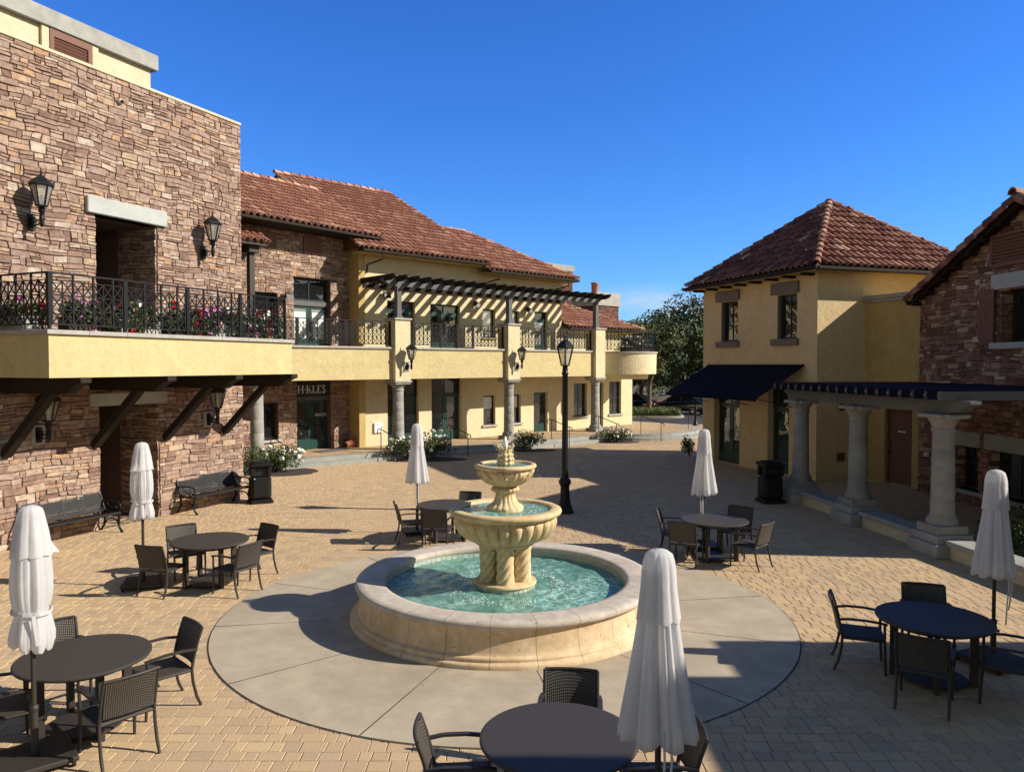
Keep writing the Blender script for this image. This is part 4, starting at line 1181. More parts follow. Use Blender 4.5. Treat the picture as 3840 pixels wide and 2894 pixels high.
# geranium planters
for i, (x, y, mix, lbl) in enumerate(((-4.0,-.85,'rp','geranium planter beside the side railing at the balcony end'),(-3.2,-1.8,'pp','pink and red geranium planter at the near corner of the balcony'),
        (-2.1,-1.8,'wwr','bushy geranium planter with white and red blooms in front of the doorway'),(-1.0,-1.8,'rrr','red geranium planter right of the doorway centre'),
        (.0,-1.8,'rp','geranium planter with scattered pink blooms mid balcony'),(.85,-1.8,'ppw','leafy geranium planter with pale pink and white blooms'),(1.62,-1.85,'rrrrr','dense all red geranium planter at the far end of the balcony'))):
    rg = random.Random(40+i)
    p = local_thing(A, 'flower_planter', lbl, 'planter', (x,y,4.30), 0 if i else R(90), 'geranium planters on the balcony')
    part('planter_box', lambda m: (m.bbox(-.5,.5,-.17,.17,0,.27,.02), m.bbox(-.53,.53,-.20,.20,.25,.30,.015)), SOIL if i % 2 else GREYSTONE, p)
    def fol(m):
        for k in range(6):
            leaf_cloud(m, rg, (rg.uniform(-.42,.42), rg.uniform(-.14,.06), rg.uniform(.28,.52)), (.25,.21,.17), 170, .105, .2)
        for k in range(4): leaf_cloud(m, rg, (rg.uniform(-.45,.45), -.24, rg.uniform(.08,.25)), (.16,.08,.13), 50, .075, .2)
        for k in range(8):
            x0 = rg.uniform(-.45,.45); m.tube([(x0,0,.28),(x0+rg.uniform(-.1,.1),rg.uniform(-.2,.1),.72)], .006, 4)
    part('foliage', fol, LEAF_B, p)
    for c, mt, nm in (('r',PETAL_R,'red_blooms'),('p',PETAL_P,'pink_blooms'),('w',PETAL_W,'white_blooms')):
        n = mix.count(c)*6
        if not n: continue
        cl = [(rg.uniform(-.42,.42), rg.uniform(-.22,.05)) for _ in range(2)]
        for k in range(n):
            cx, cy = cl[k%2]
            part('flower_head', lambda m: blossom(m, rg, (cx+rg.gauss(0,.12), cy+rg.gauss(0,.08), rg.uniform(.22,.74) if rg.random() < .78 else rg.uniform(-.0,.3)), rg.uniform(.045,.08), 9), mt, p)

# ------------------------------------------------------------------ B: stone shop building
B = thing('stone_shop_building', 'stone clad shop building with tiled roof, green doors and a HKLES sign', 'building', (-8.4,29.93,0), frame_rz(.62,.785))
hB = [(-.11,1.66,4.32,7.1,.28),(-2.0,-.85,4.45,6.4,.28),(0,1.65,.3,3.62,.3),(-1.75,-.85,.85,2.25,.28)]
part('wall', lambda m: grid_wall(m, -5, 3.4, .2, 9.2, hB), GROUT, B)
m = MB(); stones(m, -3.2, 3.4, .3, 9.2, hB, random.Random(11)); m.build('stone_cladding', STONE, B)
def bbody(m):
    m.box(-5,3.2,1.0,6,.2,9.0); m.box(-5,-4.8,.02,1,.2,9)
part('body', bbody, GROUT, B)
def roofB(m):
    c, s = math.cos(R(30)), math.sin(R(30))
    tiles(m, (-5,-1.05,8.95), (1,0,0), (0,c,s), [(0,0),(8.55,0),(8.55,5.1),(0,5.1)], random.Random(21))
    yr, zr = -1.05+5.1*c, 8.95+5.1*s
    m.add([(-5,yr,zr),(3.55,yr,zr),(3.55,yr+4,zr-2.3),(-5,yr+4,zr-2.3)], [(3,2,1,0)], .1)
    ridge(m, (-5,yr,zr+.04), (3.55,yr,zr+.04), random.Random(22))
part('roof', roofB, TILE, B)
part('soffit', lambda m: (m.box(-5,3.5,-1.02,.1,8.82,8.89)), WOOD, B)
part('gutter', lambda m: m.bbox(-5,3.55,-1.15,-1.04,8.83,8.94,.02), WOOD, B)
w1 = window(B, -.11,1.66,6.2,7.1,.2, DARKG, 2, 1, .08, 'transom')
part('header', lambda m: m.box(-.11,1.66,.14,.26,6.02,6.2), GREYWOOD, B)
door(B, -.08,1.63,4.33,6.02,.2, GREEN, 2, PANE_L, True, .38)
window(B, -2.0,-.85,4.45,6.4,.2, DARKG, 1, 1, .08, 'window', PANE, blind=[(-1.85,-1.0,4.6,5.75)])
window(B, -1.75,-.85,.85,2.25,.2, DARKG, 1, 1, .07)
part('sill', lambda m: m.bbox(-1.85,-.75,-.12,.25,.76,.85,.01), COPING, B)
part('header', lambda m: m.box(0,1.65,.16,.28,2.28,2.46), GREYWOOD, B)
ds = door(B, .05,1.60,.31,2.28,.22, GREEN, 2)
part('door_lettering', lambda m: letters(m, 'H.KLES', 1.04, 1.62, .12, .215), WHITE, ds[1])
for (a,b,z0,z1) in ((-1.45,-.9,8.1,8.68),(.32,1.2,8.06,8.72)):
    def sh(m):
        n = max(3,int((b-a)/.11)); 
        for k in range(n): m.bbox(a+(b-a)*k/n+.004,a+(b-a)*(k+1)/n-.004,-.10,-.06,z0,z1,.006)
        m.box(a,b,-.11,-.10,z0+.08,z0+.15); m.box(a,b,-.11,-.10,z1-.15,z1-.08)
    part('shutter', sh, BROWN, B)
sg = local_thing(B, 'shop_sign', 'dark shop sign board reading HKLES above the green double doors', 'sign', (.82,.10,2.42))
part('board', lambda m: m.bbox(-.80,.80,-.03,.03,0,.98,.008), DARKG, sg)
part('lettering', lambda m: letters(m, 'H.KLES', -.70, .14, .31, -.03, .20), CURTAIN, sg)
fl = local_thing(B, 'floodlight', 'small dark floodlight on the stone wall beside the upper green doors', 'light fixture', (-.5,-.06,6.35), 0, 'floodlights on the upper walls')
def flood(t):
    part('bracket', lambda m: m.bar((0,0,0),(0,-.14,.02), .05,.05), BLACK, t)
    part('lamp_head', lambda m: m.add([(-.12,-.1,-.08),(.12,-.1,-.08),(.12,-.1,.12),(-.12,-.1,.12),(-.16,-.32,-.16),(.16,-.32,-.16),(.16,-.26,.02),(-.16,-.26,.02)], [(0,3,2,1),(4,5,6,7),(0,1,5,4),(1,2,6,5),(2,3,7,6),(3,0,4,7)]), BRONZE, t)
flood(fl)
dp = local_thing(B, 'roofed_downpipe', 'dark square downpipe with a little tiled cap beside the tower corner', 'downpipe', (-2.32,-.55,0))
part('pipe', lambda m: m.bar((0,0,4.3),(0,0,7.95), .2,.2), BRONZE, dp)
part('head_box', lambda m: (m.bbox(-.9,.42,-.45,.4,7.95,8.05,.01), m.bbox(-.22,.22,-.25,.25,7.7,7.95,.02)), BRONZE, dp)
part('tile_cap', lambda m: tiles(m, (-.9,-.5,8.06), (1,0,0), (0,.87,.5), [(0,0),(1.375,0),(1.375,.85),(0,.85)], random.Random(33)), TILE, dp)
mt = local_thing(B, 'door_mat', 'grey doormat lying in front of the green shop doors', 'doormat', (1.0,-.75,.302))
part('mat', lambda m: m.bbox(-.7,.7,-.35,.35,0,.015,.004), simple('mat_rubber', (.10,.10,.105), .9, 0, .3, 40), mt)
pt = local_thing(B, 'terracotta_pot', 'orange terracotta pot lying on its side near the stone pier', 'flower pot', (2.3,-.4,.46))
def pot(m):
    m.M = Matrix.Rotation(R(80),4,'Y'); m.lathe([(.10,-.25),(.17,.12),(.20,.12),(.20,.2),(.18,.2),(.15,.1),(.09,-.22)], 20)
part('pot_body', pot, TERRA, pt)
part('saucer', lambda m: m.lathe([(.0,-.155),(.19,-.155),(.22,-.11),(.2,-.11),(.18,-.14),(0,-.14)], 20, (.55,.1,0)), TERRA, pt)

# ------------------------------------------------------------------ C: yellow stucco wing
C = thing('stucco_building', 'yellow stucco arcade building with terrace, grey columns and red tiled roofs', 'building', (-6.07,31.66,0), frame_rz(.727,.687))
upD = [(1.12,2.56,4.3,6.4),(3.39,5.09,4.3,6.38),(9.9,10.85,4.3,6.35)]
upW = [(6.46,7.26,4.95,6.3),(8.0,8.85,4.95,6.3)]
loD = [(1.12,2.75,.3,3.3),(3.45,5.15,.3,3.3),(9.85,10.85,.3,2.3),(14.84,15.25,.3,2.7)]
loW = [(6.5,7.26,.85,2.23),(8.0,8.95,.85,2.23),(12.84,13.88,.95,2.7),(15.75,16.8,.95,2.75)]
def cw(m):
    grid_wall(m, 0, 11.88, 4.0, 8.5, upD+upW, reveal=.22); grid_wall(m, 0, 17.8, .2, 4.0, loD+loW, reveal=.22); grid_wall(m, 11.88, 17.8, 4.0, 5.7, [])
    m.add([(0,0,.2),(0,1.6,.2),(0,1.6,8.5),(0,0,8.5)], [(3,2,1,0)])
    m.add([(17.8,0,.2),(17.8,8,.2),(17.8,8,5.7),(17.8,0,5.7)], [(0,1,2,3)])
    m.add([(11.88,0,5.6),(11.88,8,5.6),(11.88,8,8.5),(11.88,0,8.5)], [(0,1,2,3)])
part('wall', cw, PALEY, C)
part('body', lambda m: m.box(.05,11.8,.6,8,.2,8.4), GROUT, C); part('body', lambda m: m.box(11.81,17.7,.6,8,.2,5.6), GROUT, C)
part('pilaster', lambda m: m.box(-.30,.0,-.06,1.2,.2,8.5), YELLOW2, C)
for i,(a,b,z0,z1) in enumerate(upD):
    window(C, a,b,z1-.42,z1,.15, GREEN, 2 if b-a>1.2 else 1, 1, .07, 'transom')
    door(C, a+.03,b-.03,z0,z1-.42,.15, GREEN, 2 if b-a>1.2 else 1, PANE if i<2 else PANE_L, False, .4)
for (a,b,z0,z1) in upW:
    window(C, a,b,z0,z1,.15, DARKG, 1, 1, .06, 'window', PANE_L); part('sill', lambda m: m.bbox(a-.06,b+.06,-.07,.2,z0-.08,z0,.01), YELLOW2, C)
for i,(a,b,z0,z1) in enumerate(loD):
    if z1 > 3: 
        window(C, a,b,2.35,z1,.15, DARKG, 2, 1, .07, 'transom'); door(C, a+.03,b-.03,z0,2.35,.15, GREEN, 2)
    else: door(C, a+.02,b-.02,z0,z1,.15, GREEN, 1, handle=(b-a>.6))
for i,(a,b,z0,z1) in enumerate(loW):
    window(C, a,b,z0,z1,.15, GREEN if i>1 else DARKG, 2 if i>1 else 1, 4 if i>1 else 1, .06, 'window', blind=None if i>1 else [(a+.08,b-.08,z0+.75,z1-.08)])
    part('sill', lambda m: m.bbox(a-.1,b+.1,-.09,.2,z0-.1,z0,.012), COPING, C)
c30, s30 = math.cos(R(30)), math.sin(R(30))
def roofC(m):
    L = 7.3/c30
    tiles(m, (0,-.8,8.33), (1,0,0), (0,c30,s30), [(-.6,0),(6.25,0),(5.65,L),(-.6,L)], random.Random(23))
    yr, zr = 6.5, 8.33+L*s30
    m.add([(-.6,yr,zr),(5.65,yr,zr),(6.3,yr+6,zr-3.4),(-.6,yr+6,zr-3.4)], [(3,2,1,0)], .1)
    m.add([(-.58,-.75,8.31),(-.58,yr,zr-.02),(-.58,yr+6,zr-3.4)], [(0,1,2)], .05)
    m.add([(6.2,-.75,8.31),(5.65,yr,zr-.02),(6.2,yr+6,zr-3.4)], [(2,1,0)], .05)
    ridge(m, (-.7,yr,zr+.04), (5.65,yr,zr+.04), random.Random(24)); ridge(m, (6.25,-.8,8.35), (5.65,yr,zr+.03), random.Random(25), .12)
    ridge(m, (-.62,-.8,8.35), (-.62,yr,zr+.03), random.Random(29), .11)
part('roof', roofC, TILE, C)
def roofC2(m):
    e = 4.2; L = e/c30; zr = 8.04+e*math.tan(R(30))
    tiles(m, (0,-.8,8.04), (1,0,0), (0,c30,s30), [(6.0,0),(12.35,0),(8.15,L),(4.5,L)], random.Random(26))
    tiles(m, (12.35,-.8,8.04), (0,1,0), (-c30,0,s30), [(0,0),(2*e,0),(e,L)], random.Random(27))
    m.add([(4.5,-.8+e,zr),(8.15,-.8+e,zr),(12.35,-.8+2*e,8.04),(4.5,-.8+2*e,8.04)], [(3,2,1,0)], .1)
    ridge(m, (12.35,-.8,8.07), (8.15,-.8+e,zr+.03), random.Random(28)); ridge(m, (8.15,-.8+e,zr+.03), (4.5,-.8+e,zr+.03), random.Random(30))
part('roof', roofC2, TILE, C)
def roofH(m):
    e = 3.4; p = math.tan(R(24)); c, s = math.cos(R(24)), math.sin(R(24)); L = e/c; zr = 5.62+e*p
    tiles(m, (0,-.45,5.62), (1,0,0), (0,c,s), [(11.9,0),(18.25,0),(18.25-e,L),(11.9,L)], random.Random(31))
    tiles(m, (18.25,-.45,5.62), (0,1,0), (-c,0,s), [(0,0),(2*e,0),(e,L)], random.Random(32))
    m.add([(11.9,-.45+e,zr),(18.25-e,-.45+e,zr),(18.25,-.45+2*e,5.6),(11.9,-.45+2*e,5.6)], [(3,2,1,0)], .1)
    ridge(m, (18.25,-.45,5.65), (18.25-e,-.45+e,zr+.03), random.Random(34)); ridge(m, (18.25-e,-.45+e,zr+.03), (11.9,-.45+e,zr+.03), random.Random(35))
part('roof', roofH, TILE, C)
part('gutter', lambda m: (m.bbox(-.6,6.2,-.90,-.79,8.20,8.31,.02)), WOOD, C)
part('gutter', lambda m: (m.bbox(6.2,12.3,-.90,-.79,7.91,8.02,.02)), WOOD, C)
part('gutter', lambda m: (m.bbox(11.92,18.2,-.55,-.44,5.49,5.60,.02)), WOOD, C)
for bb in ((-.55,6.2,-.78,.0,8.18,8.24),(6.21,12.3,-.78,.0,7.90,7.94),(11.9,18.2,-.43,0,5.48,5.53)): part('soffit', lambda m: m.box(*bb), YELLOW2, C)
for (x,z) in ((.35,8.3),(6.8,8.0),(11.5,8.0)):
    part('downspout', lambda m: m.tube([(x,-.84,z-.08),(x,-.84,z-.33),(x-.25,-.1,z-.5),(x-.25,-.05,z-.85)], .035, 8), BRONZE, C)
part('terrace_fascia', lambda m: (m.box(-6.2,12.9,-1.80,-1.5,3.12,4.31)), YELLOW, C)
part('terrace_slab', lambda m: m.box(-.30,12.9,-1.5,-.02,3.85,4.28), YELLOW2, C); part('terrace_slab', lambda m: m.box(-6.2,-.31,-1.5,1.6,3.85,4.27), YELLOW2, C)
def tcop(m):
    n = 22; L = 19.1/n
    for k in range(n): m.bbox(-6.2+k*L,-6.2+(k+1)*L-.005,-1.87,-1.47,4.31,4.39,.006)
part('terrace_coping', tcop, COPING, C)
COLT = (-5.43,.507,6.6,12.63)
for t in COLT[1:]:
    part('pillar', lambda m: m.box(t-.36,t+.36,-2.0,-1.30,3.06,5.46), PALEY, C)
    part('pillar_cap', lambda m: m.bbox(t-.42,t+.42,-2.06,-1.24,5.46,5.54,.012), COPING, C); part('pillar_base', lambda m: m.bbox(t-.41,t+.41,-2.05,-1.25,2.98,3.06,.012), COPING, C)
for t in COLT: column(C, 'column', t, -1.65, .3 if t > -5 else 0.0, 2.98 if t > -5 else 3.1, .235, LIMEGREY)
# round balcony
rb = (15.3,-1.0)
part('round_balcony', lambda m: m.lathe([(0,2.92),(1.55,2.93),(1.60,3.18),(2.0,3.20),(2.02,4.28),(0,4.28)], 72, (rb[0],rb[1],0), smooth=False), PALEY, C)
part('round_coping', lambda m: m.lathe([(2.03,4.285),(2.08,4.29),(2.08,4.37),(1.75,4.37),(1.75,4.285)], 72, (rb[0],rb[1],0), smooth=False), COPING, C)
# terrace rails
for a, b, lbl in ((-5.9,.13,'black lattice terrace railing in front of the stone shop'),(.88,6.22,'black lattice terrace railing between the first two pergola pillars'),(6.98,12.25,'black lattice terrace railing between the second and third pergola pillars')):
    t = local_thing(C, 'terrace_railing', lbl, 'railing', (a,-1.66,4.39), 0, 'black lattice railings along the terrace')
    railing(t, 0, b-a, 0, 0, 1.0, 1.8, cell=.2)
rr = local_thing(C, 'round_railing', 'curved black railing around the round corner balcony', 'railing', (rb[0],rb[1],4.37))
def curved(fn):
    for k in range(12):
        a0 = R(-170+k*17); a1 = R(-170+(k+1)*17); r = 1.9
        fn(V3((r*math.cos(a0),r*math.sin(a0),0)), V3((r*math.cos(a1),r*math.sin(a1),0)))
part('top_rail', lambda m: curved(lambda p,q: m.bar(p+V3((0,0,1)),q+V3((0,0,1)),.05,.03)), BLACK, rr)
part('bottom_rail', lambda m: curved(lambda p,q: m.bar(p+V3((0,0,.1)),q+V3((0,0,.1)),.03,.03)), BLACK, rr)
def rlat(m):
    def f(p,q):
        d = (q-p); a = math.atan2(d.y,d.x); m.M = Matrix.Translation(p) @ Matrix.Rotation(a,4,'Z'); lattice(m, 0, d.length, .1, .88, 0, .19); m.M = Matrix.Identity(4)
    curved(f)
part('lattice_panel', rlat, BLACK, rr)
for k in (0,4,8,12):
    a = R(-170+k*17); part('post', lambda m: m.bar((1.9*math.cos(a),1.9*math.sin(a),0),(1.9*math.cos(a),1.9*math.sin(a),1.0),.05,.05), BLACK, rr)
for i,(x,y) in enumerate(((14.6,-2.2),(16.2,-1.9))):
    rg = random.Random(70+i)
    p = local_thing(C, 'flower_planter', ('dark leafy planter with white flowers at the left of the round balcony','white flowering planter at the right rim of the round balcony')[i], 'planter', (x,y,4.30), 0, 'planters on the round balcony')
    part('planter_box', lambda m: m.bbox(-.45,.45,-.2,.2,0,.3,.02), SOIL, p)
    part('foliage', lambda m: [leaf_cloud(m, rg, (rg.uniform(-.35,.35),rg.uniform(-.1,.1),rg.uniform(.35,.75)), (.25,.2,.2), 90, .1, .2) for k in range(6)], LEAF_B, p)
    [part('flower_head', lambda m: blossom(m, rg, (rg.uniform(-.55,.55),rg.uniform(-.3,.2),rg.uniform(.25,.9)), .055, 6), PETAL_W, p) for k in range(22)]
# upper pergola
pg = local_thing(C, 'terrace_pergola', 'dark timber pergola over the upper terrace throwing striped shade on yellow wall', 'pergola', (0,0,0))
def pbeam(m):
    pr = [(-.25,7.12),(-.25,7.0),(-.1,6.96),(.05,6.86),(.15,6.82),(12.75,6.82),(12.85,6.86),(12.95,6.96),(13.08,7.0),(13.08,7.12)]
    n = len(pr)
    m.add([(x,-1.74,z) for x,z in pr]+[(x,-1.59,z) for x,z in pr], [tuple(range(n)), tuple(reversed(range(n,2*n)))]+[(i,(i+1)%n,n+(i+1)%n,n+i)[::-1] for i in range(n)], .5, False)
part('beam', pbeam, GREYWOOD, pg)
part('wall_ledger', lambda m: m.box(-.1,12.0,-.10,-.004,6.86,7.02), WOOD, pg)
for t in COLT[1:]: part('post', lambda m: (m.bbox(t-.11,t+.11,-1.77,-1.55,5.54,6.83,.01), m.bbox(t-.15,t+.15,-1.81,-1.51,5.54,5.64,.01)), GREYWOOD, pg)
for k in range(23):
    t = -.15+.592*k
    def raf(m):
        pr = [(-.005,7.0),(-.005,7.22),(-2.42,7.22),(-2.42,7.14),(-2.3,7.06),(-2.1,6.99)]
        n = len(pr); h = .055
        m.add([(t-h,y,z) for y,z in pr]+[(t+h,y,z) for y,z in pr], [tuple(reversed(range(n))), tuple(range(n,2*n))]+[(i,n+i,n+(i+1)%n,(i+1)%n)[::-1] for i in range(n)], .5, False)
    part('rafter', raf, WOOD, pg)
for t, lbl in ((.55,'black wall lantern on the first pergola pillar nearest the shop'),(6.64,'black wall lantern on the middle pergola pillar')):
    wall_lantern(lbl, world_of(C, (t+.12,-2.0,3.62)), C.rotation_euler.z, .8, 'pale')
for t, z, lbl in ((.96,6.62,'small floodlight on yellow wall left of the first upper door'),(5.9,6.5,'small floodlight on yellow wall between upper door and upper window'),(9.3,6.4,'small floodlight on yellow wall left of the single upper door')):
    f = local_thing(C, 'floodlight', lbl, 'light fixture', (t,-.004,z), 0, 'floodlights on the upper walls'); flood(f)
up = local_thing(C, 'utility_box', 'small white utility panel low on the yellow wall', 'utility box', (.61,-.004,1.05))
part('cover', lambda m: m.bbox(-.2,.2,-.08,0,-.2,.22,.01), WHITE, up)
part('latch', lambda m: m.box(.13,.16,-.095,-.08,-.02,.06), GREYWOOD, up)
# terrace floor with steps (structure)
def toworld(pts): return [tuple(world_of(C,(x,y,0)))[:2] for x,y in pts]
def tpoly(off, Rr):
    pts = [(-7.5,3),(-7.5,-1.35-off),(-3.7,-1.85-off),(0,-2.25-off),(3,-2.7-off),(6,-3.0-off),(9,-3.2-off),(11.4,-3.35-off)]
    cx, cy = 15.6,-.9
    a0 = math.atan2(-3.35-off-cy, 11.4-cx)
    st = 30
    a_s = R(212) if Rr < 4.4 else R(215)
    for k in range(st+1):
        a = a_s+(R(372)-a_s)*k/st; pts.append((cx+Rr*math.cos(a), cy+Rr*math.sin(a)))
    pts += [(19.5,3)]
    return toworld(pts)
struct('terrace_step', lambda m: m.prism(tpoly(.38,4.65), 0, .15), GREYSTONE)
struct('terrace_kerb', lambda m: m.prism(tpoly(0.0,4.25), .15, .296), GREYSTONE)
struct('terrace_paving', lambda m: m.add([(x,y,.301) for x,y in tpoly(-.32,3.93)], [tuple(range(len(tpoly(-.32,3.93))))]), PAVER)
for i,(t,y,dy,lbl) in enumerate(((-4.9,-1.7,1.0,'black iron handrail beside the shop steps next to white roses'),(-.55,-2.1,1.0,'black iron handrail at steps left of the first pergola column'),
      (2.6,-2.5,1.0,'black iron handrail at steps in front of the green double doors'),(8.1,-3.0,1.0,'black iron handrail by the shaded rose bush'),
      (11.3,-3.1,1.0,'black iron handrail at steps left of the last pergola column'),(13.2,-4.2,1.1,'black iron handrail at the curved corner steps'),(17.0,-4.4,1.1,'black iron handrail in front of the rounded step end'))):
    h = local_thing(C, 'handrail', lbl, 'handrail', (t,y,0), 0, 'iron handrails at the terrace steps')
    part('post', lambda m: m.tube([(0,.1,.3),(0,.1,1.15)], .018, 6), BLACK, h)
    part('post', lambda m: m.tube([(0,-dy,.0),(0,-dy,.88)], .018, 6), BLACK, h)
    part('rail', lambda m: m.tube([(0,.32,1.0),(0,.36,1.1),(0,.28,1.18),(0,.1,1.18),(0,-dy,.90),(0,-dy-.15,.88),(0,-dy-.2,.80),(0,-dy-.12,.76)], .02, 6), BLACK, h)
# building far behind the stucco wing
G = thing('brick_rear_building', 'dark brick block with flat grey parapet behind the tiled roof', 'building', world_of(C,(20.0,11.8,0)), C.rotation_euler.z)
BRICK = tinted('dark_brick', [(0,(.07,.035,.028)),(.5,(.13,.06,.048)),(1,(.19,.10,.075))], .9, 20, .2, .2)
def bricks(m, x0,x1,z0,z1,y,rg):
    z = z0; j = 0
    while z < z1:
        x = x0-(.15 if j%2 else 0)
        while x < x1:
            a, b = max(x,x0), min(x+.3,x1)
            if b-a > .02: m.add([(a+.008,y-.012,z+.006),(b-.008,y-.012,z+.006),(b-.008,y-.012,z+.094),(a+.008,y-.012,z+.094)], [(0,1,2,3)], rg.random(), False)
            x += .3
        z += .1; j += 1
def gw(m):
    m.box(-9,5.6,0,6,0,10.6,.2); bricks(m,-2,5.6,8,10.6,0,random.Random(1))
    m.M = Matrix.Translation((5.6,0,0)) @ Matrix.Rotation(R(90),4,'Z'); bricks(m,0,6,5,10.6,0,random.Random(2))
part('wall', gw, BRICK, G)
part('parapet_cap', lambda m: m.bbox(-9.2,5.8,-.2,6.2,10.6,11.05,.02), GREYSTONE, G)
H = thing('brick_chimney', 'square brick chimney stack with a pale stone cap', 'chimney', world_of(C,(24.8,7.6,0)), C.rotation_euler.z)
def hw(m):
    m.box(-1.2,1.2,0,2.2,0,7.8,.2); bricks(m,-1.2,1.2,5.5,7.8,0,random.Random(4))
    m.M = Matrix.Translation((1.2,0,0)) @ Matrix.Rotation(R(90),4,'Z'); bricks(m,0,2.2,5.5,7.8,0,random.Random(5))
part('stack', hw, BRICK, H)
part('cap', lambda m: m.bbox(-1.3,1.3,-.1,2.3,7.8,8.72,.02), COPING, H)
part('flue_pot', lambda m: m.lathe([(.24,8.7),(.25,9.4),(.28,9.42),(.28,9.52),(.18,9.52),(.18,9.2)], 20, (-.1,1.1,0)), TERRA, H)
I_ = thing('brick_chimney', 'darker brick chimney shaft rising right behind the yellow gable', 'chimney', world_of(C,(16.3,3.7,0)), C.rotation_euler.z)
def iw(m):
    m.box(-.5,.5,0,1.2,0,8.75,.2); bricks(m,-.5,.5,5,8.75,0,random.Random(6))
    m.M = Matrix.Translation((.5,0,0)) @ Matrix.Rotation(R(90),4,'Z'); bricks(m,0,1.2,5,8.75,0,random.Random(7))
part('stack', iw, BRICK, I_)
part('cap', lambda m: m.bbox(-.56,.56,-.06,1.26,8.75,8.9,.02), GREYSTONE, I_)
# ------------------------------------------------------------------ D: yellow tower on the right
D = thing('stucco_tower', 'square ochre stucco tower with a hipped tile roof on the right', 'building', (9.58,24.15,0), frame_rz(.323,-.946))
hD = [(-5.2,-4.15,4.55,6.03,.22),(-1.94,-.96,4.55,6.02,.22),(-5.63,-4.0,.02,2.95,.3),(-2.4,-1.3,.02,2.95,.3)]
def dw(m):
    grid_wall(m, -6.4, 0, 0, 6.9, hD)
    for f in ((0,0),(6.4,1),):
        pass
    m.M = Matrix.Rotation(R(90),4,'Z'); grid_wall(m, 0, 6.4, 0, 6.9, [])
    m.M = Matrix.Identity(4)
    m.add([(-6.4,0,0),(-6.4,6.4,0),(-6.4,6.4,6.9),(-6.4,0,6.9)], [(3,2,1,0)]); m.add([(-6.4,6.4,0),(0,6.4,0),(0,6.4,6.9),(-6.4,6.4,6.9)], [(3,2,1,0)])
part('wall', dw, TOWERY, D)
part('body', lambda m: m.box(-6.3,-.1,.5,6.3,.1,6.8), GROUT, D)
def roofD(m):
    a, b = 3.7, 2.85; L = math.hypot(a,b); c, s = a/L, b/L; z = 6.72
    tiles(m, (-6.9,-.5,z), (1,0,0), (0,c,s), [(0,0),(7.4,0),(3.7,L)], random.Random(51), tb=-.25)  # shade put into the tile tints of the slope facing from the sun
    tiles(m, (.5,-.5,z), (0,1,0), (-c,0,s), [(0,0),(7.4,0),(3.7,L)], random.Random(52), tb=-.02)
    tiles(m, (.5,6.9,z), (-1,0,0), (0,-c,s), [(0,0),(7.4,0),(3.7,L)], random.Random(53))
    tiles(m, (-6.9,6.9,z), (0,-1,0), (c,0,s), [(0,0),(7.4,0),(3.7,L)], random.Random(54))
    ap = (-3.2,3.2,z+b+.03)
    for i, p in enumerate(((.5,-.5,z+.03),(-6.9,-.5,z+.03),(.5,6.9,z+.03),(-6.9,6.9,z+.03))): ridge(m, p, ap, random.Random(55+i), .13)
    m.sphere((ap[0],ap[1],ap[2]+.05), (.16,.16,.10))
part('roof', roofD, TILE_D, D)
part('soffit', lambda m: m.box(-6.85,.45,-.45,6.85,6.58,6.64), YELLOW2, D)
def gut(m):
    m.bbox(-7.0,.6,-.62,-.50,6.60,6.71,.02); m.bbox(.51,.62,-.49,6.9,6.60,6.71,.02); m.bbox(-7.02,-6.9,-.49,6.9,6.60,6.71,.02)
part('gutter', gut, WOOD, D)
for k in range(8): part('rafter_tail', lambda m: m.box(-6.4+k*.88,-6.3+k*.88,-.48,0,6.5,6.575), WOOD, D)
for (xa,xb,za,zb,_) in hD[:2]:
    window(D, xa+.06,xb,za,zb,.12, DARKG, 2, 2, .07)
    part('window_head', lambda m: m.bbox(xa-.28,xb+.12,-.09,.0,zb+.02,zb+.40,.012), DARKTRIM, D)
    part('sill', lambda m: m.bbox(xa-.22,xb+.12,-.12,.2,za-.22,za,.015), DARKTRIM, D)
    part('jamb', lambda m: m.box(xa,xa+.055,.0,.21,za,zb), DARKTRIM, D)
for (xa,xb,za,zb,_) in hD[2:]:
    window(D, xa,xb,2.2,zb,.22, GREEN, 2, 1, .07, 'transom'); door(D, xa+.03,xb-.03,.03,2.2,.22, GREEN, 2 if xb-xa>1.3 else 1)
aw = local_thing(D, 'shop_awning', 'large navy canvas awning over the tower shop doors', 'awning', (-3.27,0,0))
def awc(m):
    a, b = (-2.75,-.03,3.68), (2.72,-.03,3.68); c, d = (2.72,-1.85,2.64), (-2.75,-1.85,2.64)
    n = 10; vs = []; fs = []
    for t in (0,.02):
        for j in range(n+1):
            u = j/n
            for i in range(n+1):
                v = i/n; x = a[0]+(b[0]-a[0])*v
                vs.append((x, a[1]+(c[1]-a[1])*u, a[2]+(c[2]-a[2])*u-.03*math.sin(math.pi*u)*(1-.3*math.cos(2*math.pi*v*3))-t))
    k = (n+1)**2
    for j in range(n):
        for i in range(n):
            p = j*(n+1)+i; fs.append((p,p+n+1,p+n+2,p+1)); fs.append((k+p+1,k+p+n+2,k+p+n+1,k+p))
    m.add(vs, fs, .5, True)
    m.box(-2.75,2.72,-1.865,-1.845,2.54,2.64)
part('canopy', awc, NAVY, aw)
def awf(m):
    m.tube([(-2.75,-1.83,2.63),(2.72,-1.83,2.63)], .02, 6)
    for x in (-2.72,-.1,2.69): m.tube([(x,-.02,2.25),(x,-1.83,2.62)], .015, 6)
    m.tube([(-2.75,-.05,3.68),(2.72,-.05,3.68)], .03, 6)
part('frame', awf, BLACK, aw)
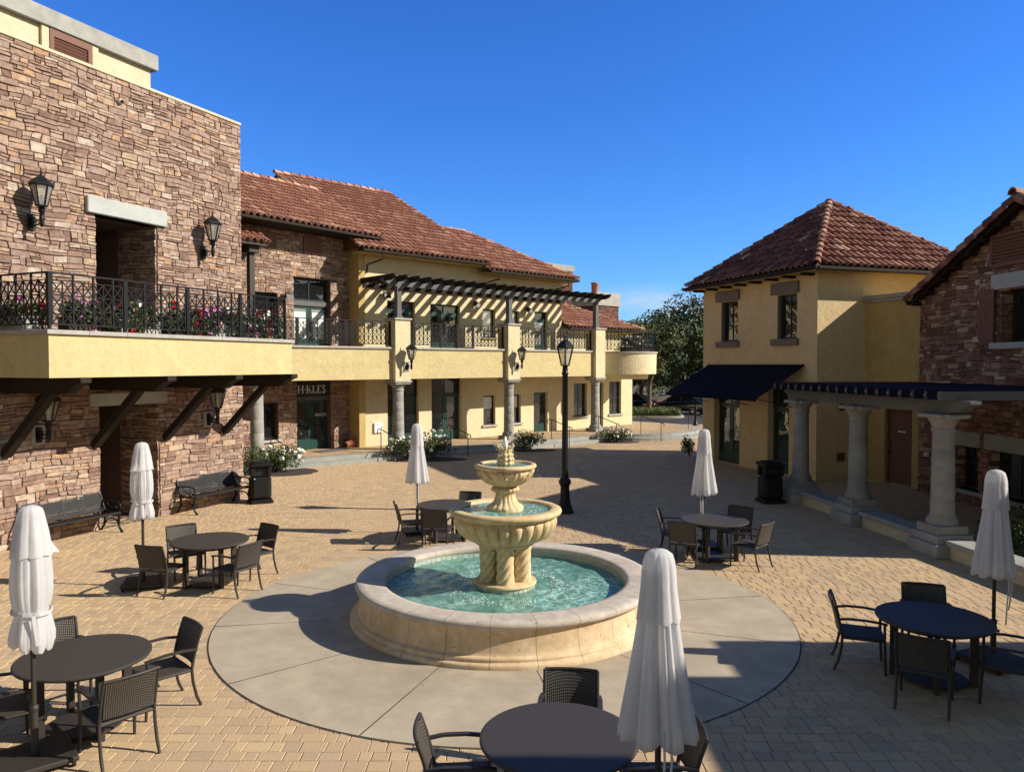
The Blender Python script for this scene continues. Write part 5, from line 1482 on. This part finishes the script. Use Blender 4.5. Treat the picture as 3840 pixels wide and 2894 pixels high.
# E: lower block with a brown door
E = local_thing(D, 'stucco_annex', 'lower ochre stucco block with a brown door between tower and stone gable', 'building', (0,1.88,0))
hE = [(.85,1.9,.02,2.33,.3)]
def ew(m):
    grid_wall(m, .004, 2.6, 0, 5.75, hE)
    m.add([(2.6,0,0),(2.6,4,0),(2.6,4,5.75),(2.6,0,5.75)], [(0,1,2,3)])
    m.add([(.004,0,5.75),(2.6,0,5.75),(2.6,4.5,5.75),(.004,4.5,5.75)], [(0,1,2,3)])
part('wall', ew, YELLOW2, E)
part('parapet_cap', lambda m: (m.bbox(.004,2.7,-.10,.3,5.75,5.88,.012), m.bbox(.004,2.66,-.06,.26,5.66,5.75,.01)), COPING, E)
def brd(m):
    m.box(.90,1.85,.16,.21,.03,2.28)
    for k in range(3): m.box(1.0,1.75,.145,.16,.18+k*.7,.75+k*.7)
dd = part('door', brd, BROWN, E)
part('frame', lambda m: (m.box(.85,.90,.10,.25,.02,2.33), m.box(1.85,1.9,.10,.25,.02,2.33), m.box(.90,1.85,.10,.25,2.28,2.33)), BROWN, E)
part('handle', lambda m: (m.sphere((.98,.10,1.0), .035), m.tube([(.98,.155,1.0),(.98,.10,1.0)], .014, 6), m.box(.95,1.01,.148,.158,1.12,1.3)), BLACK, dd)
part('sign_plate', lambda m: m.box(1.25,1.52,.13,.144,1.62,1.66), WHITE, dd)
bell = local_thing(D, 'alarm_bell', 'round red fire alarm bell on the shaded tower wall', 'alarm bell', (.004,.95,2.35))
def belld(m):
    m.M = Matrix.Rotation(R(90),4,'Y'); m.lathe([(.05,0),(.05,.03),(.13,.035),(.135,.05),(.11,.085),(.05,.10),(0,.105)], 24)
part('gong', belld, REDP, bell); part('back_box', lambda m: m.bbox(.0,.03,-.06,.06,-.06,.06,.005), REDP, bell)
vt = local_thing(D, 'wall_vent', 'small brown vent plate low on the shaded tower wall', 'vent', (.004,.95,.75))
part('plate', lambda m: m.bbox(0,.03,-.16,.16,-.14,.14,.005), BROWN, vt)
part('slats', lambda m: [m.box(.03,.045,-.13,.13,-.1+k*.05,-.075+k*.05) for k in range(5)], BROWN, vt)

# F: stone gable house at the right edge
K = 1.023
def fz(z): return 3.7+(z-3.7)*K
F = thing('stone_gable_house', 'dark stone gabled house with tiled verge at the right edge', 'building', (11.9,22.4,-.08), frame_rz(.082,-.997))
ax, az = 4.2, 7.70; ez = 5.66; sl = (az-ez)/(ax+.06)
hF = [(3.2,5.3,4.32,5.6,.4),(1.62,2.53,.46,1.62,.35),(2.9,5.1,.46,1.62,.35)]
def gz(x): return az-abs(x-ax)*sl-.08
def fw(m):
    grid_wall(m, 0, 8.4, 0, 5.3, hF)
    m.add([(0,0,5.3),(3.2,0,5.3),(3.2,0,5.6),(5.3,0,5.6),(5.3,0,5.3),(8.4,0,5.3),(8.4,0,gz(8.4)),(ax,0,gz(ax)),(0,0,gz(0))], [(0,1,2,3,4,5,6,7,8)])
    m.box(0,.02,.01,9,0,gz(0)-.05); m.box(8.38,8.4,.01,9,0,gz(8.4)-.05); m.box(0,8.4,9,9.1,0,5.3); m.box(.2,8.2,.6,8.8,.1,5.0)
part('wall', fw, GROUT, F)
m = MB(); stones(m, -.02, 8.4, 0, 8.0, hF, random.Random(61), clip=lambda x,z: z < gz(x)-.02)
for (xa,xb,za,zb,d) in hF:
    m.M = Matrix.Translation((xa,0,0)) @ Matrix.Rotation(R(90),4,'Z'); stones(m, 0, d, za, zb, [], random.Random(62))
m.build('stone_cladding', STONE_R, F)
def roofF(m):
    Lx = ax+.06; dz = Lx*sl; L = math.hypot(Lx,dz); c, s = Lx/L, dz/L
    tiles(m, (-.06,9.3,az-dz), (0,-1,0), (c,0,s), [(0,0),(9.62,0),(9.62,L),(0,L)], random.Random(63))
    tiles(m, (2*ax+.06,-.32,az-dz), (0,1,0), (-c,0,s), [(0,0),(9.62,0),(9.62,L),(0,L)], random.Random(64))
    ridge(m, (ax,-.5,az+.06), (ax,9.3,az+.06), random.Random(65), .16)
part('roof', roofF, TILE_D, F)
def verge(m):
    rg = random.Random(66); A, B = V3((-.08,-.36,az-(ax+.08)*sl+.0)), V3((ax,-.36,az))
    n = 13; d = (B-A)/n; V = d.normalized(); U = V3((0,1,0)); N = U.cross(V).normalized()
    if N.z < 0: N = -N; U = -U
    N2 = (N+V3((0,-1,0))).normalized(); U2 = V.cross(N2).normalized()
    for i in range(n): barrel(m, A+d*i, U2, V, N2, .13, d.length+.07, [.15,.75,.25,.85,.1,.6][i%6]+rg.uniform(-.05,.05), .03)
    A2, B2 = V3((2*ax+.08,-.36,az-(ax+.08)*sl)), V3((ax,-.36,az)); d = (B2-A2)/n; V = d.normalized(); N2 = (V3((sl,0,1)).normalized()+V3((0,-1,0))).normalized(); U2 = V.cross(N2).normalized()
    for i in range(n): barrel(m, A2+d*i, U2, V, N2, .13, d.length+.07, rg.random(), .03)
part('verge_tiles', verge, TILE_D, F)
def under(m):
    for k in range(7):
        x = .1+k*.58; z = gz(x)-.02; m.bar((x-.09,-.02,z-.10),(x-.09,-.30,z-.10), .12,.11)
    m.bar((-.05,-.26,gz(-.05)-.03),(ax,-.26,gz(ax)-.03), .10,.07,(0,0,1)); m.bar((2*ax+.05,-.26,gz(-.05)-.03),(ax,-.26,gz(ax)-.03), .10,.07,(0,0,1))
part('rafter_ends', under, WOOD, F)
part('gutter', lambda m: m.tube([(-.14,-.35,az-(ax+.06)*sl-.08),(-.14,9,az-(ax+.06)*sl-.08)], .07, 8), WOOD, F)
part('lintel', lambda m: m.bbox(3.0,5.7,-.11,.3,5.64,6.02,.015), LINTEL, F)
part('sill', lambda m: m.bbox(3.0,5.7,-.14,.35,4.16,4.32,.015), LINTEL, F)
part('lintel', lambda m: m.bbox(1.55,2.62,-.08,.3,1.62,2.02,.015), GREYSTONE, F)
part('lintel', lambda m: m.bbox(2.80,5.4,-.08,.3,1.62,2.02,.015), GREYSTONE, F)
part('sill', lambda m: m.bbox(1.55,5.4,-.12,.34,.36,.46,.012), GREYSTONE, F)
window(F, 3.27,5.25,4.32,5.58,.3, DARKG, 3, 1, .07); window(F, 1.65,2.5,.47,1.6,.26, DARKG, 2, 1, .06); window(F, 2.95,5.05,.47,1.6,.26, DARKG, 3, 1, .06)
def fsh(m):
    for k in range(5): m.bbox(2.60+k*.108,2.70+k*.108,-.12,-.07,4.28,5.68,.006)
    m.box(2.60,3.14,-.14,-.12,4.43,4.54); m.box(2.60,3.14,-.14,-.12,5.40,5.51)
part('shutter', fsh, BROWN, F)
def lv(m):
    m.box(3.0,4.6,-.06,-.05,6.25,7.0)
    for (a,b,c,d) in ((2.95,3.05,6.2,7.0),(4.55,4.65,6.2,7.0),(3.05,4.55,6.2,6.28),(3.05,4.55,6.94,7.0)): m.box(a,b,-.12,-.05,c,d)
    for k in range(7): m.bar((3.05,-.10,6.36+k*.085),(4.55,-.10,6.36+k*.085), .03,.055,(0,-.6,1))
part('louvre', lv, BROWN, F)

# right pergola on stone columns
P = thing('column_pergola', 'low pergola with navy cover resting on three stone columns', 'pergola', (7.8,20.7,0), frame_rz(.1115,-.994))
for i, x in enumerate((0,2.77,5.74)):
    o = column(P, 'column', x, 0, .42, 2.74, .215, LIMEGREY, cap=.36)
    part('pedestal', lambda m: (m.bbox(x-.45,x+.45,-.44,.44,0,.26,.015), m.bbox(x-.385,x+.385,-.38,.38,.26,.42,.015)), GREYSTONE, o)
    part('corbel', lambda m: m.bbox(x-.42,x+.42,-.22,.22,2.66,2.745,.02), GREYSTONE, o)
def pb(m):
    pr = [(-.75,3.02),(-.75,2.95),(-.6,2.86),(-.45,2.76),(6.0,2.76),(6.35,2.82),(6.5,2.92),(6.62,2.96),(6.62,3.02)]
    n = len(pr)
    m.add([(x,-.11,z) for x,z in pr]+[(x,.11,z) for x,z in pr], [tuple(range(n)), tuple(reversed(range(n,2*n)))]+[(i,n+i,n+(i+1)%n,(i+1)%n) for i in range(n)], .5, False)
part('beam', pb, GREYWOOD, P)
for k in range(18):
    x = -.7+k*.405
    part('rafter', lambda m: m.box(x-.045,x+.045,-.42,3.75,3.02,3.19), GREYWOOD if k in (17,) else NAVYWOOD, P)  # nearest rafter coloured as sunlit, the others as shaded timber
    part('rafter_end', lambda m: m.box(x-.03,x+.03,-.445,-.42,3.09,3.13), DARKTRIM, P)
part('cover', lambda m: (m.box(-.76,6.15,-.40,3.7,3.195,3.21), m.box(-.76,6.15,-.405,-.385,3.03,3.194)), NAVY, P)
for i, (a,b) in enumerate(((.46,2.31),(3.23,5.28),(6.20,9.0))):
    lw = thing('low_wall', ('low cream wall with grey coping between the two shaded pergola columns','low cream wall with grey coping beside the nearest pergola column','low wall running right from the nearest pergola column')[i], 'wall', world_of(P,(a,0,0)), P.rotation_euler.z, 'low walls between the pergola columns')
    part('wall', lambda m: m.box(0,b-a,-.16,.16,0,.26), CREAM, lw); part('coping', lambda m: m.bbox(0,b-a,-.26,.24,.26,.36,.012), GREYSTONE, lw)

# off-frame block on the near right whose shade falls on the foreground
Nn = thing('stucco_building', 'yellow stucco block just outside the frame on the near right', 'building', (11,0,0), 0)
part('wall', lambda m: m.box(0,9,8.0,9.25,0,5.25), YELLOW, Nn)
part('wall', lambda m: m.box(0,9,4.46,7.99,0,5.75), YELLOW, Nn)
part('wall', lambda m: m.box(0,9,-9,4.45,0,7.7), YELLOW, Nn)
part('parapet_cap', lambda m: (m.bbox(-.05,9,4.5,9.2,5.76,5.82,.01) if False else m.bbox(-.04,9,-9.05,4.49,7.7,7.8,.01)), COPING, Nn)

# ------------------------------------------------------------------ street lamp in the plaza
L = thing('lamp_post', 'black lamp post with glazed lantern standing behind the fountain', 'lamp post', (1.32,19.1,0))
part('base', lambda m: m.lathe([(.22,0),(.22,.05),(.19,.07),(.20,.12),(.17,.16),(.13,.3),(.115,.5),(.11,.66),(.125,.70),(.15,.74),(.155,.80),(.13,.85),(.10,.88)], 24), BLACK, L)
part('pole', lambda m: m.lathe([(.085,.86),(.075,2.0),(.07,3.44),(.085,3.46),(.085,3.49),(.07,3.51),(.07,3.60)], 20), BLACK, L)
lantern_head(L, (0,0,3.68), .86)

# ------------------------------------------------------------------ tables, chairs, parasols
chair0 = None; table0 = None
TB = [((-5.10,12.9),'back left table beside the benches',[(42,'far right chair',52),(142,'far left chair',128),(222,'near left chair, back to the camera,',254),(-38,'near right chair',-30)]),
      ((-4.36,7.75),'front left table under the tied parasol',[(40,'far right chair',46),(138,'far left chair half hidden by the parasol',132),(222,'leftmost chair cut by the frame',216),(-40,'near right chair showing its woven back',-42)]),
      ((.37,6.04),'front centre table cut by the lower frame edge',[(79,'far chair facing the camera',84),(182,'left chair turned sideways',184),(-2,'right chair behind the parasol',0)]),
      ((4.94,8.92),'shaded right table',[(146,'left chair',158),(235,'near chair, its dark back to the camera,',238),(-46,'right chair',-32),(66,'far chair',70)]),
      ((3.87,14.6),'back right table near the shade edge',[(150,'far left chair',162),(214,'near left chair',244),(-50,'near right chair',-44),(45,'far right chair',55)]),
      ((-1.38,16.2),'table behind the fountain',[(200,'left chair',196),(262,'near chair, dark back half hidden by the fountain bowl,',262),(62,'far chair with only its top visible',75)])]
for (c, nm, ch) in TB:
    lab = 'round bronze '+nm
    if table0 is None: table0 = make_table(lab); table0.location = (c[0],c[1],0)
    else: dup(table0, (c[0],c[1],0), rng.uniform(-.4,.4), lab)
    for a, cn, ro in ch:
        d = .76+rng.uniform(-.02,.03); x, y = c[0]+d*math.cos(R(a)), c[1]+d*math.sin(R(a))
        rz = R(ro)+math.pi/2+rng.uniform(-.04,.04); lab = ('woven armchair, %s of the %s' % (cn, nm)).replace(', of',' of').replace(',  of',' of')
        lab = ' '.join(lab.split()[:16])
        if chair0 is None: chair0 = make_chair(lab); chair0.scale = (.94,.94,.94); chair0.location = (x,y,0); chair0.rotation_euler = (0,0,rz)
        else: dup(chair0, (x,y,0), rz, lab)
UM = [((-6.16,12.75),'white parasol tied at the waist standing before the stone doorway','tied',1,None,.3),
      ((-4.42,7.02),'large white tied parasol at the left front by the near table','tied',5,None,.7),
      ((1.03,5.35),'large loose white parasol in the centre foreground','loose',3,.25,.2),
      ((5.95,9.41),'greyish white loose parasol at the right beside the shaded table','loose',4,.215,.4),
      ((3.85,15.35),'white loose parasol behind the back right table','loose',8,.23,.1),
      ((-2.08,16.78),'slim white loose parasol left of the fountain','loose',6,.225,.3)]
for (p, lab, st, sd, fl_, rz) in UM:
    u = make_umbrella(lab, st, sd, 1.0, fl_); u.location = (p[0],p[1],0); u.rotation_euler = (0,0,rz)

b1 = make_bench('long black slatted bench at the left frame edge'); b1.location = world_of(A,(-2.55,-.12,0)); b1.rotation_euler = (0,0,A.rotation_euler.z)
b2 = dup(b1, world_of(A,(1.42,-.12,0)), A.rotation_euler.z, 'black slatted bench between the stone doorway and the litter bin')
n1 = make_bin('black litter bin beside the white roses at the tower corner'); n1.scale = (.87,.87,.90); n1.location = (-6.78,20.6,0); n1.rotation_euler = (0,0,R(25))
n2 = dup(n1, (6.95,20.6,0), R(-84), 'black litter bin standing in the shade by the pergola column')

# ------------------------------------------------------------------ planting
def bush(label, loc, rad, n, seed, flowers=0, size=.07, mat=None):
    rg = random.Random(seed)
    t = thing('rose_bush' if flowers else 'shrub', label, 'bush', loc, 0, 'low bushes at the terrace edge')
    def stems(m):
        for k in range(9):
            a = rg.uniform(0,6.28); m.tube([(0,0,0),(rad[0]*.3*math.cos(a),rad[1]*.3*math.sin(a),rad[2]*.8),(rad[0]*.7*math.cos(a),rad[1]*.7*math.sin(a),rad[2]*1.5)], [.014,.01,.005], 5)
    part('stems', stems, BARK, t)
    def fol(m):
        for k in range(9):
            c = (rg.uniform(-.55,.55)*rad[0], rg.uniform(-.55,.55)*rad[1], rad[2]*rg.uniform(.5,1.5)); leaf_cloud(m, rg, c, (rad[0]*.5,rad[1]*.5,rad[2]*.55), n//9, size, .15)
    part('foliage', fol, mat or LEAF, t)
    if flowers:
        for k in range(flowers):
            q = V3((rg.uniform(-1,1),rg.uniform(-1,1),rg.uniform(-.3,1))).normalized()*rg.uniform(.75,1.05)
            part('flower_head', lambda m: blossom(m, rg, (q.x*rad[0],q.y*rad[1],rad[2]*1.0+q.z*rad[2]), rg.uniform(.045,.075), 7), PETAL_W, t)
    return t
bush('white flowering rose bush beside the left litter bin', (-8.0,26.5,0), (.85,.75,.44), 2000, 81, 44)
bush('bright green shrub behind the left litter bin', (-8.55,25.4,0), (.55,.55,.55), 1000, 82)
bush('white rose bush below the first pergola column', (-4.1,29.7,0), (.85,.6,.5), 1700, 83, 34)
bush('larger white rose bush right of the slim parasol', (-3.1,30.1,0), (.95,.7,.55), 1900, 84, 34)
bush('dark rose bush in shade below the middle column', (.75,33.2,0), (1.0,.7,.45), 1700, 85, 6)
bush('white rose bush below the last pergola column', (4.9,36.6,0), (.95,.6,.4), 1700, 86, 40)
bush('small dark shrub at the far corner of the ochre tower', (7.1,30.7,0), (.35,.35,.5), 700, 87)
for (x,y,a,b) in ((-8.0,26.4,1.3,1.1),(-3.6,29.9,1.9,.8),(.75,33.2,1.2,.7),(4.9,36.6,1.2,.6)):
    def bed(m):
        n = 28; m.add([(x+a*math.cos(2*math.pi*k/n)*(1+.08*math.sin(3*k)),y+b*math.sin(2*math.pi*k/n),.006) for k in range(n)], [tuple(range(n))])
    struct('mulch_bed', bed, SOIL)
hd = thing('clipped_hedge', 'clipped green hedge at the right frame edge behind the parasol', 'hedge', (10.0,14.1,0), R(-84))
rg = random.Random(90)
def hedge(m):
    for k in range(26): leaf_cloud(m, rg, (rg.uniform(-1.6,1.6),rg.uniform(-.4,.4),rg.uniform(.15,.75)), (.45,.35,.3), 190, .075, .3)
part('foliage', hedge, LEAF, hd)
part('stems', lambda m: [m.tube([(x,0,0),(x+.05,.05,.6)], .02, 5) for x in (-1.4,-.7,0,.7,1.4)], BARK, hd)

def tree(label, loc, h, cr, cz, seed, n=9000, leaf=.17, sub=26, trunk=.2, mat=None):
    rg = random.Random(seed)
    t = thing('broadleaf_tree', label, 'tree', loc, 0, 'trees beyond the car park')
    blobs = []
    for k in range(sub):
        while True:
            p = V3((rg.uniform(-1,1),rg.uniform(-1,1),rg.uniform(-1,1)))
            if p.length <= 1: break
        p = p*(.55+.4*rg.random())
        blobs.append((p.x*cr[0], p.y*cr[1], cz+p.z*cr[2], rg.uniform(.25,.46)))
    def tr(m):
        m.tube([(0,0,0),(.03*h*.1,0,cz*.25),(.05,.03,cz*.55),(0,.05,cz)], [trunk,trunk*.8,trunk*.65,trunk*.35], 10)
        for (x,y,z,s) in blobs[::2]:
            zb = cz*rg.uniform(.35,.7); m.tube([(.03,.02,zb),(x*.45,y*.45,zb+(z-zb)*.55),(x,y,z)], [trunk*.4,trunk*.22,trunk*.06], 6)
    part('trunk', tr, BARK, t)
    def crown(m):
        for (x,y,z,s) in blobs:
            leaf_cloud(m, rg, (x,y,z), (cr[0]*s,cr[1]*s,cr[2]*s*.85), n//sub, leaf, .25, rg.random())
    part('crown', crown, mat or LEAF_T, t)
    return t
tree('dark green tree with a pale trunk on the grass island', (9.85,55.2,0), 7, (3.3,2.8,2.7), 4.9, 101, 15000, .19, 38, .19)
tree('tall dense tree behind the ochre tower corner', (14.4,64,0), 9, (4.6,3.8,4.3), 5.3, 102, 18000, .25, 44, .3)
tree('dark tree half hidden behind the awning', (11.4,68,0), 7, (3.4,3.0,3.4), 4.2, 103, 10000, .27, 28, .25)
tree('far small tree left of the grass island tree', (8.0,86,0), 6, (3.2,3.2,2.6), 3.6, 104, 4500, .3, 20, .2)
tree('far tree seen above the low tiled roof', (14.5,98,0), 8, (4.5,4,3.2), 4.2, 105, 4500, .34, 20, .25)
tree('far tree behind the parked sedan', (19.5,92,0), 8, (4,4,3.4), 4.4, 106, 4500, .34, 20, .25)
tree('dark distant tree near the skyline gap', (10.5,104,0), 8, (4,4,3.2), 6.4, 107, 4000, .36, 20, .25)
tree('distant tree on the skyline left of the gap', (17.5,150,2), 9, (4,4,3), 9.2, 108, 3000, .5, 16, .3)
# hill
def hill(m):
    nx, ny = 60, 24; vs = []; fs = []
    for j in range(ny+1):
        y = 90+j*12
        for i in range(nx+1):
            x = -140+i*7
            u = min(1, j/ny*1.6); z = 15*u*u*(3-2*u)*(.75+.25*math.sin(x*.021+1.2)+.07*math.sin(x*.11+y*.05))+.5*math.sin(x*.35+y*.2)*u-.3
            vs.append((x,y,z))
    for j in range(ny):
        for i in range(nx):
            a = j*(nx+1)+i; fs.append((a,a+1,a+nx+2,a+nx+1))
    m.add(vs, fs, .5, True)
struct('hillside', hill, DRY)
def scrub(m):
    rg = random.Random(120)
    for _ in range(420):
        x = rg.uniform(-10,60); y = rg.uniform(78,260); u = min(1,max(0,(y-90)/288*1.6))
        z = 15*u*u*(3-2*u)*(.75+.25*math.sin(x*.021+1.2)+.07*math.sin(x*.11+y*.05))+.5*math.sin(x*.35+y*.2)*u-.3
        s = rg.uniform(.8,2.2)*(1+.6*u); leaf_cloud(m, rg, (x,y,z+s*.5), (s,s,s*.8), 70, .3+.35*u, .4, rg.random()*.6)
sc_ = part('hillside_scrub', scrub, LEAF_T, None); sc_['kind'] = 'stuff'; sc_['label'] = 'dark green scrub covering the far hillside'; sc_['category'] = 'scrub'
# grass island
def island(m):
    pts = []
    for k in range(40):
        a = 2*math.pi*k/40; pts.append((9.2+2.9*math.copysign(abs(math.cos(a))**.6,math.cos(a)), 54.6+1.9*math.copysign(abs(math.sin(a))**.6,math.sin(a))))
    m.prism(pts, 0, .15)
struct('island_kerb', island, BANDC)
def isoil(m):
    m.add([(9.2+2.7*math.copysign(abs(math.cos(2*math.pi*k/40))**.6,math.cos(2*math.pi*k/40)),54.6+1.7*math.copysign(abs(math.sin(2*math.pi*k/40))**.6,math.sin(2*math.pi*k/40)),.155) for k in range(40)], [tuple(range(40))])
struct('island_soil', isoil, SOIL)
def grass(m):
    rg = random.Random(130)
    for _ in range(5200):
        x = 9.2+rg.uniform(-2.5,2.5); y = 54.6+rg.uniform(-1.5,1.5); h = rg.uniform(.25,.58); a = rg.uniform(0,6.28); b = rg.uniform(.05,.28); w = .018
        c, s = math.cos(a), math.sin(a)
        m.add([(x-s*w,y+c*w,.15),(x+s*w,y-c*w,.15),(x+c*b*.4+s*w*.7,y+s*b*.4-c*w*.7,.15+h*.65),(x+c*b,y+s*b,.15+h)], [(0,1,2),(0,2,3)], rg.random(), False)
gr = part('tall_grass', grass, GRASSY, None); gr['kind'] = 'stuff'; gr['label'] = 'tufts of tall grass on the kerbed island'; gr['category'] = 'grass'
lines = MB()
for k in range(7): lines.box(2+k*3.0,2.1+k*3.0,57.5,63,.001,.004)
o = lines.build('parking_line', WHITE, None); o['kind'] = 'structure'

# cars -----------------------------------------------------------------
CARP = glassy('black_car_paint', (.010,.010,.012), .12, .6)
SILVER = simple('alloy_metal', (.45,.45,.46), .35, .8)
TYRE = simple('tyre_rubber', (.02,.02,.02), .85)
def make_car(label):
    t = thing('parked_car', label, 'car', group='black cars in the car park')
    # length along x (front -x), width 1.8
    low = [(-2.28,.38),(-2.30,.58),(-2.22,.74),(-1.6,.86),(-1.05,.93),(1.45,1.0),(2.0,.99),(2.24,.93),(2.30,.62),(2.26,.36)]
    xs = [-2.3,-2.2,-1.9,-1.5,-1.05,-.4,.3,1.0,1.5,1.95,2.2,2.3]
    def top(x): 
        for (x0,z0),(x1,z1) in zip(low[1:9], low[2:9]):
            if x0 <= x <= x1: return z0+(z1-z0)*(x-x0)/(x1-x0)
        return .6
    def wid(x): return .90-.16*max(0,abs(x)-1.4)**1.6
    def body(m):
        vs = []; n = 9
        for x in xs:
            w_, h = wid(x), top(x)
            sec = [(-w_*.92,.26),(-w_,.42),(-w_*1.01,.62),(-w_*.97,h-.06),(-w_*.86,h),(w_*.86,h),(w_*.97,h-.06),(w_*1.01,.62),(w_,.42),(w_*.92,.26)]
            vs += [(x,y,z) for y,z in sec]
        k = 10; fs = []
        for i in range(len(xs)-1):
            for j in range(k-1): fs.append((i*k+j,(i+1)*k+j,(i+1)*k+j+1,i*k+j+1))
            fs.append((i*k+k-1,(i+1)*k+k-1,(i+1)*k,i*k))
        fs += [tuple(range(k))[::-1] if False else tuple(range(k)), tuple(reversed(range(len(vs)-k,len(vs))))]
        m.add(vs, fs, .5, True)
    part('body', body, CARP, t)
    gx = [(-1.15,.92,.80),(-.35,1.38,.62),(.45,1.44,.60),(1.1,1.38,.60),(1.75,1.0,.76)]
    def cabin(m, a, b, sh, dz):
        pass
    def glass(m):
        vs = [(x,s*w_,z) for x,z,w_ in gx for s in (-1,1)]+[(x,s*.80,.90) for x,z,w_ in gx for s in (-1,1)]
        n = len(gx); fs = []
        for i in range(n-1):
            fs.append((2*i,2*i+1,2*i+3,2*i+2)); fs.append((2*n+2*i,2*i,2*i+2,2*n+2*i+2)[::-1]); fs.append((2*n+2*i+1,2*i+1,2*i+3,2*n+2*i+3))
        m.add(vs, fs, .5, False)
    part('windows', glass, PANE, t)
    def roof(m):
        m.add([(-.38,-.60,1.395),(-.38,.60,1.395),(.45,.585,1.455),(.45,-.585,1.455),(1.12,.58,1.395),(1.12,-.58,1.395)], [(0,3,2,1),(3,5,4,2)])
        for s in (-1,1):
            m.bar((-1.15,s*.79,.92),(-.37,s*.62,1.39), .06,.05); m.bar((1.12,s*.6,1.385),(1.76,s*.76,1.0), .09,.05); m.bar((.35,s*.80,.96),(.40,s*.605,1.43), .06,.04)
    part('roof', roof, CARP, t)
    for sx in (-1.42,1.38):
        for s in (-1,1):
            def tyre(m): m.M = Matrix.Translation((sx,s*.82,.32)) @ Matrix.Rotation(R(90),4,'X'); m.lathe([(.2,-.10),(.30,-.10),(.325,-.07),(.325,.07),(.30,.10),(.2,.10)], 24)
            wh = part('wheel', tyre, TYRE, t)
            def rim(m):
                m.M = Matrix.Translation((sx,s*.925,.32)) @ Matrix.Rotation(R(90),4,'X')
                m.lathe([(.16,-.01),(.21,-.01),(.21,.01),(.16,.01)], 20)
                for k in range(5): m.bar((0,0,0),(.18*math.cos(k*1.2566),.18*math.sin(k*1.2566),0), .05,.02)
            part('rim', rim, SILVER, wh)
    for s in (-1,1):
        part('tail_light', lambda m: m.bbox(2.12,2.27,s*.64-.16,s*.64+.16,.72,.88,.02), REDP, t)
        part('headlight', lambda m: m.bbox(-2.27,-2.1,s*.62-.16,s*.62+.16,.62,.74,.02), WHITE, t)
        part('mirror', lambda m: m.sphere((-.75,s*.98,.98), (.08,.1,.07)), CARP, t)
    part('number_plate', lambda m: m.box(2.285,2.31,-.2,.2,.62,.73), WHITE, t)
    part('bumper', lambda m: m.bbox(2.15,2.33,-.78,.78,.34,.56,.05), CARP, t)
    return t
c1 = make_car('black parked sedan with its red tail light by the awning'); c1.location = (12.75,58.0,0); c1.rotation_euler = (0,0,R(-38))
c2 = dup(c1, (8.9,59.5,0), R(-30), 'black parked car half hidden behind the island grass')
bo = thing('bollard', 'short black bollard post near the parked cars', 'bollard', (11.15,46.6,0))
part('post', lambda m: m.lathe([(.17,0),(.17,.06),(.12,.1),(.10,.3),(.08,.34),(.075,.95),(.10,.98),(.10,1.05),(.06,1.12),(0,1.16)], 16), BLACK, bo)
part('cap', lambda m: m.sphere((0,0,1.2), .06), BLACK, bo)
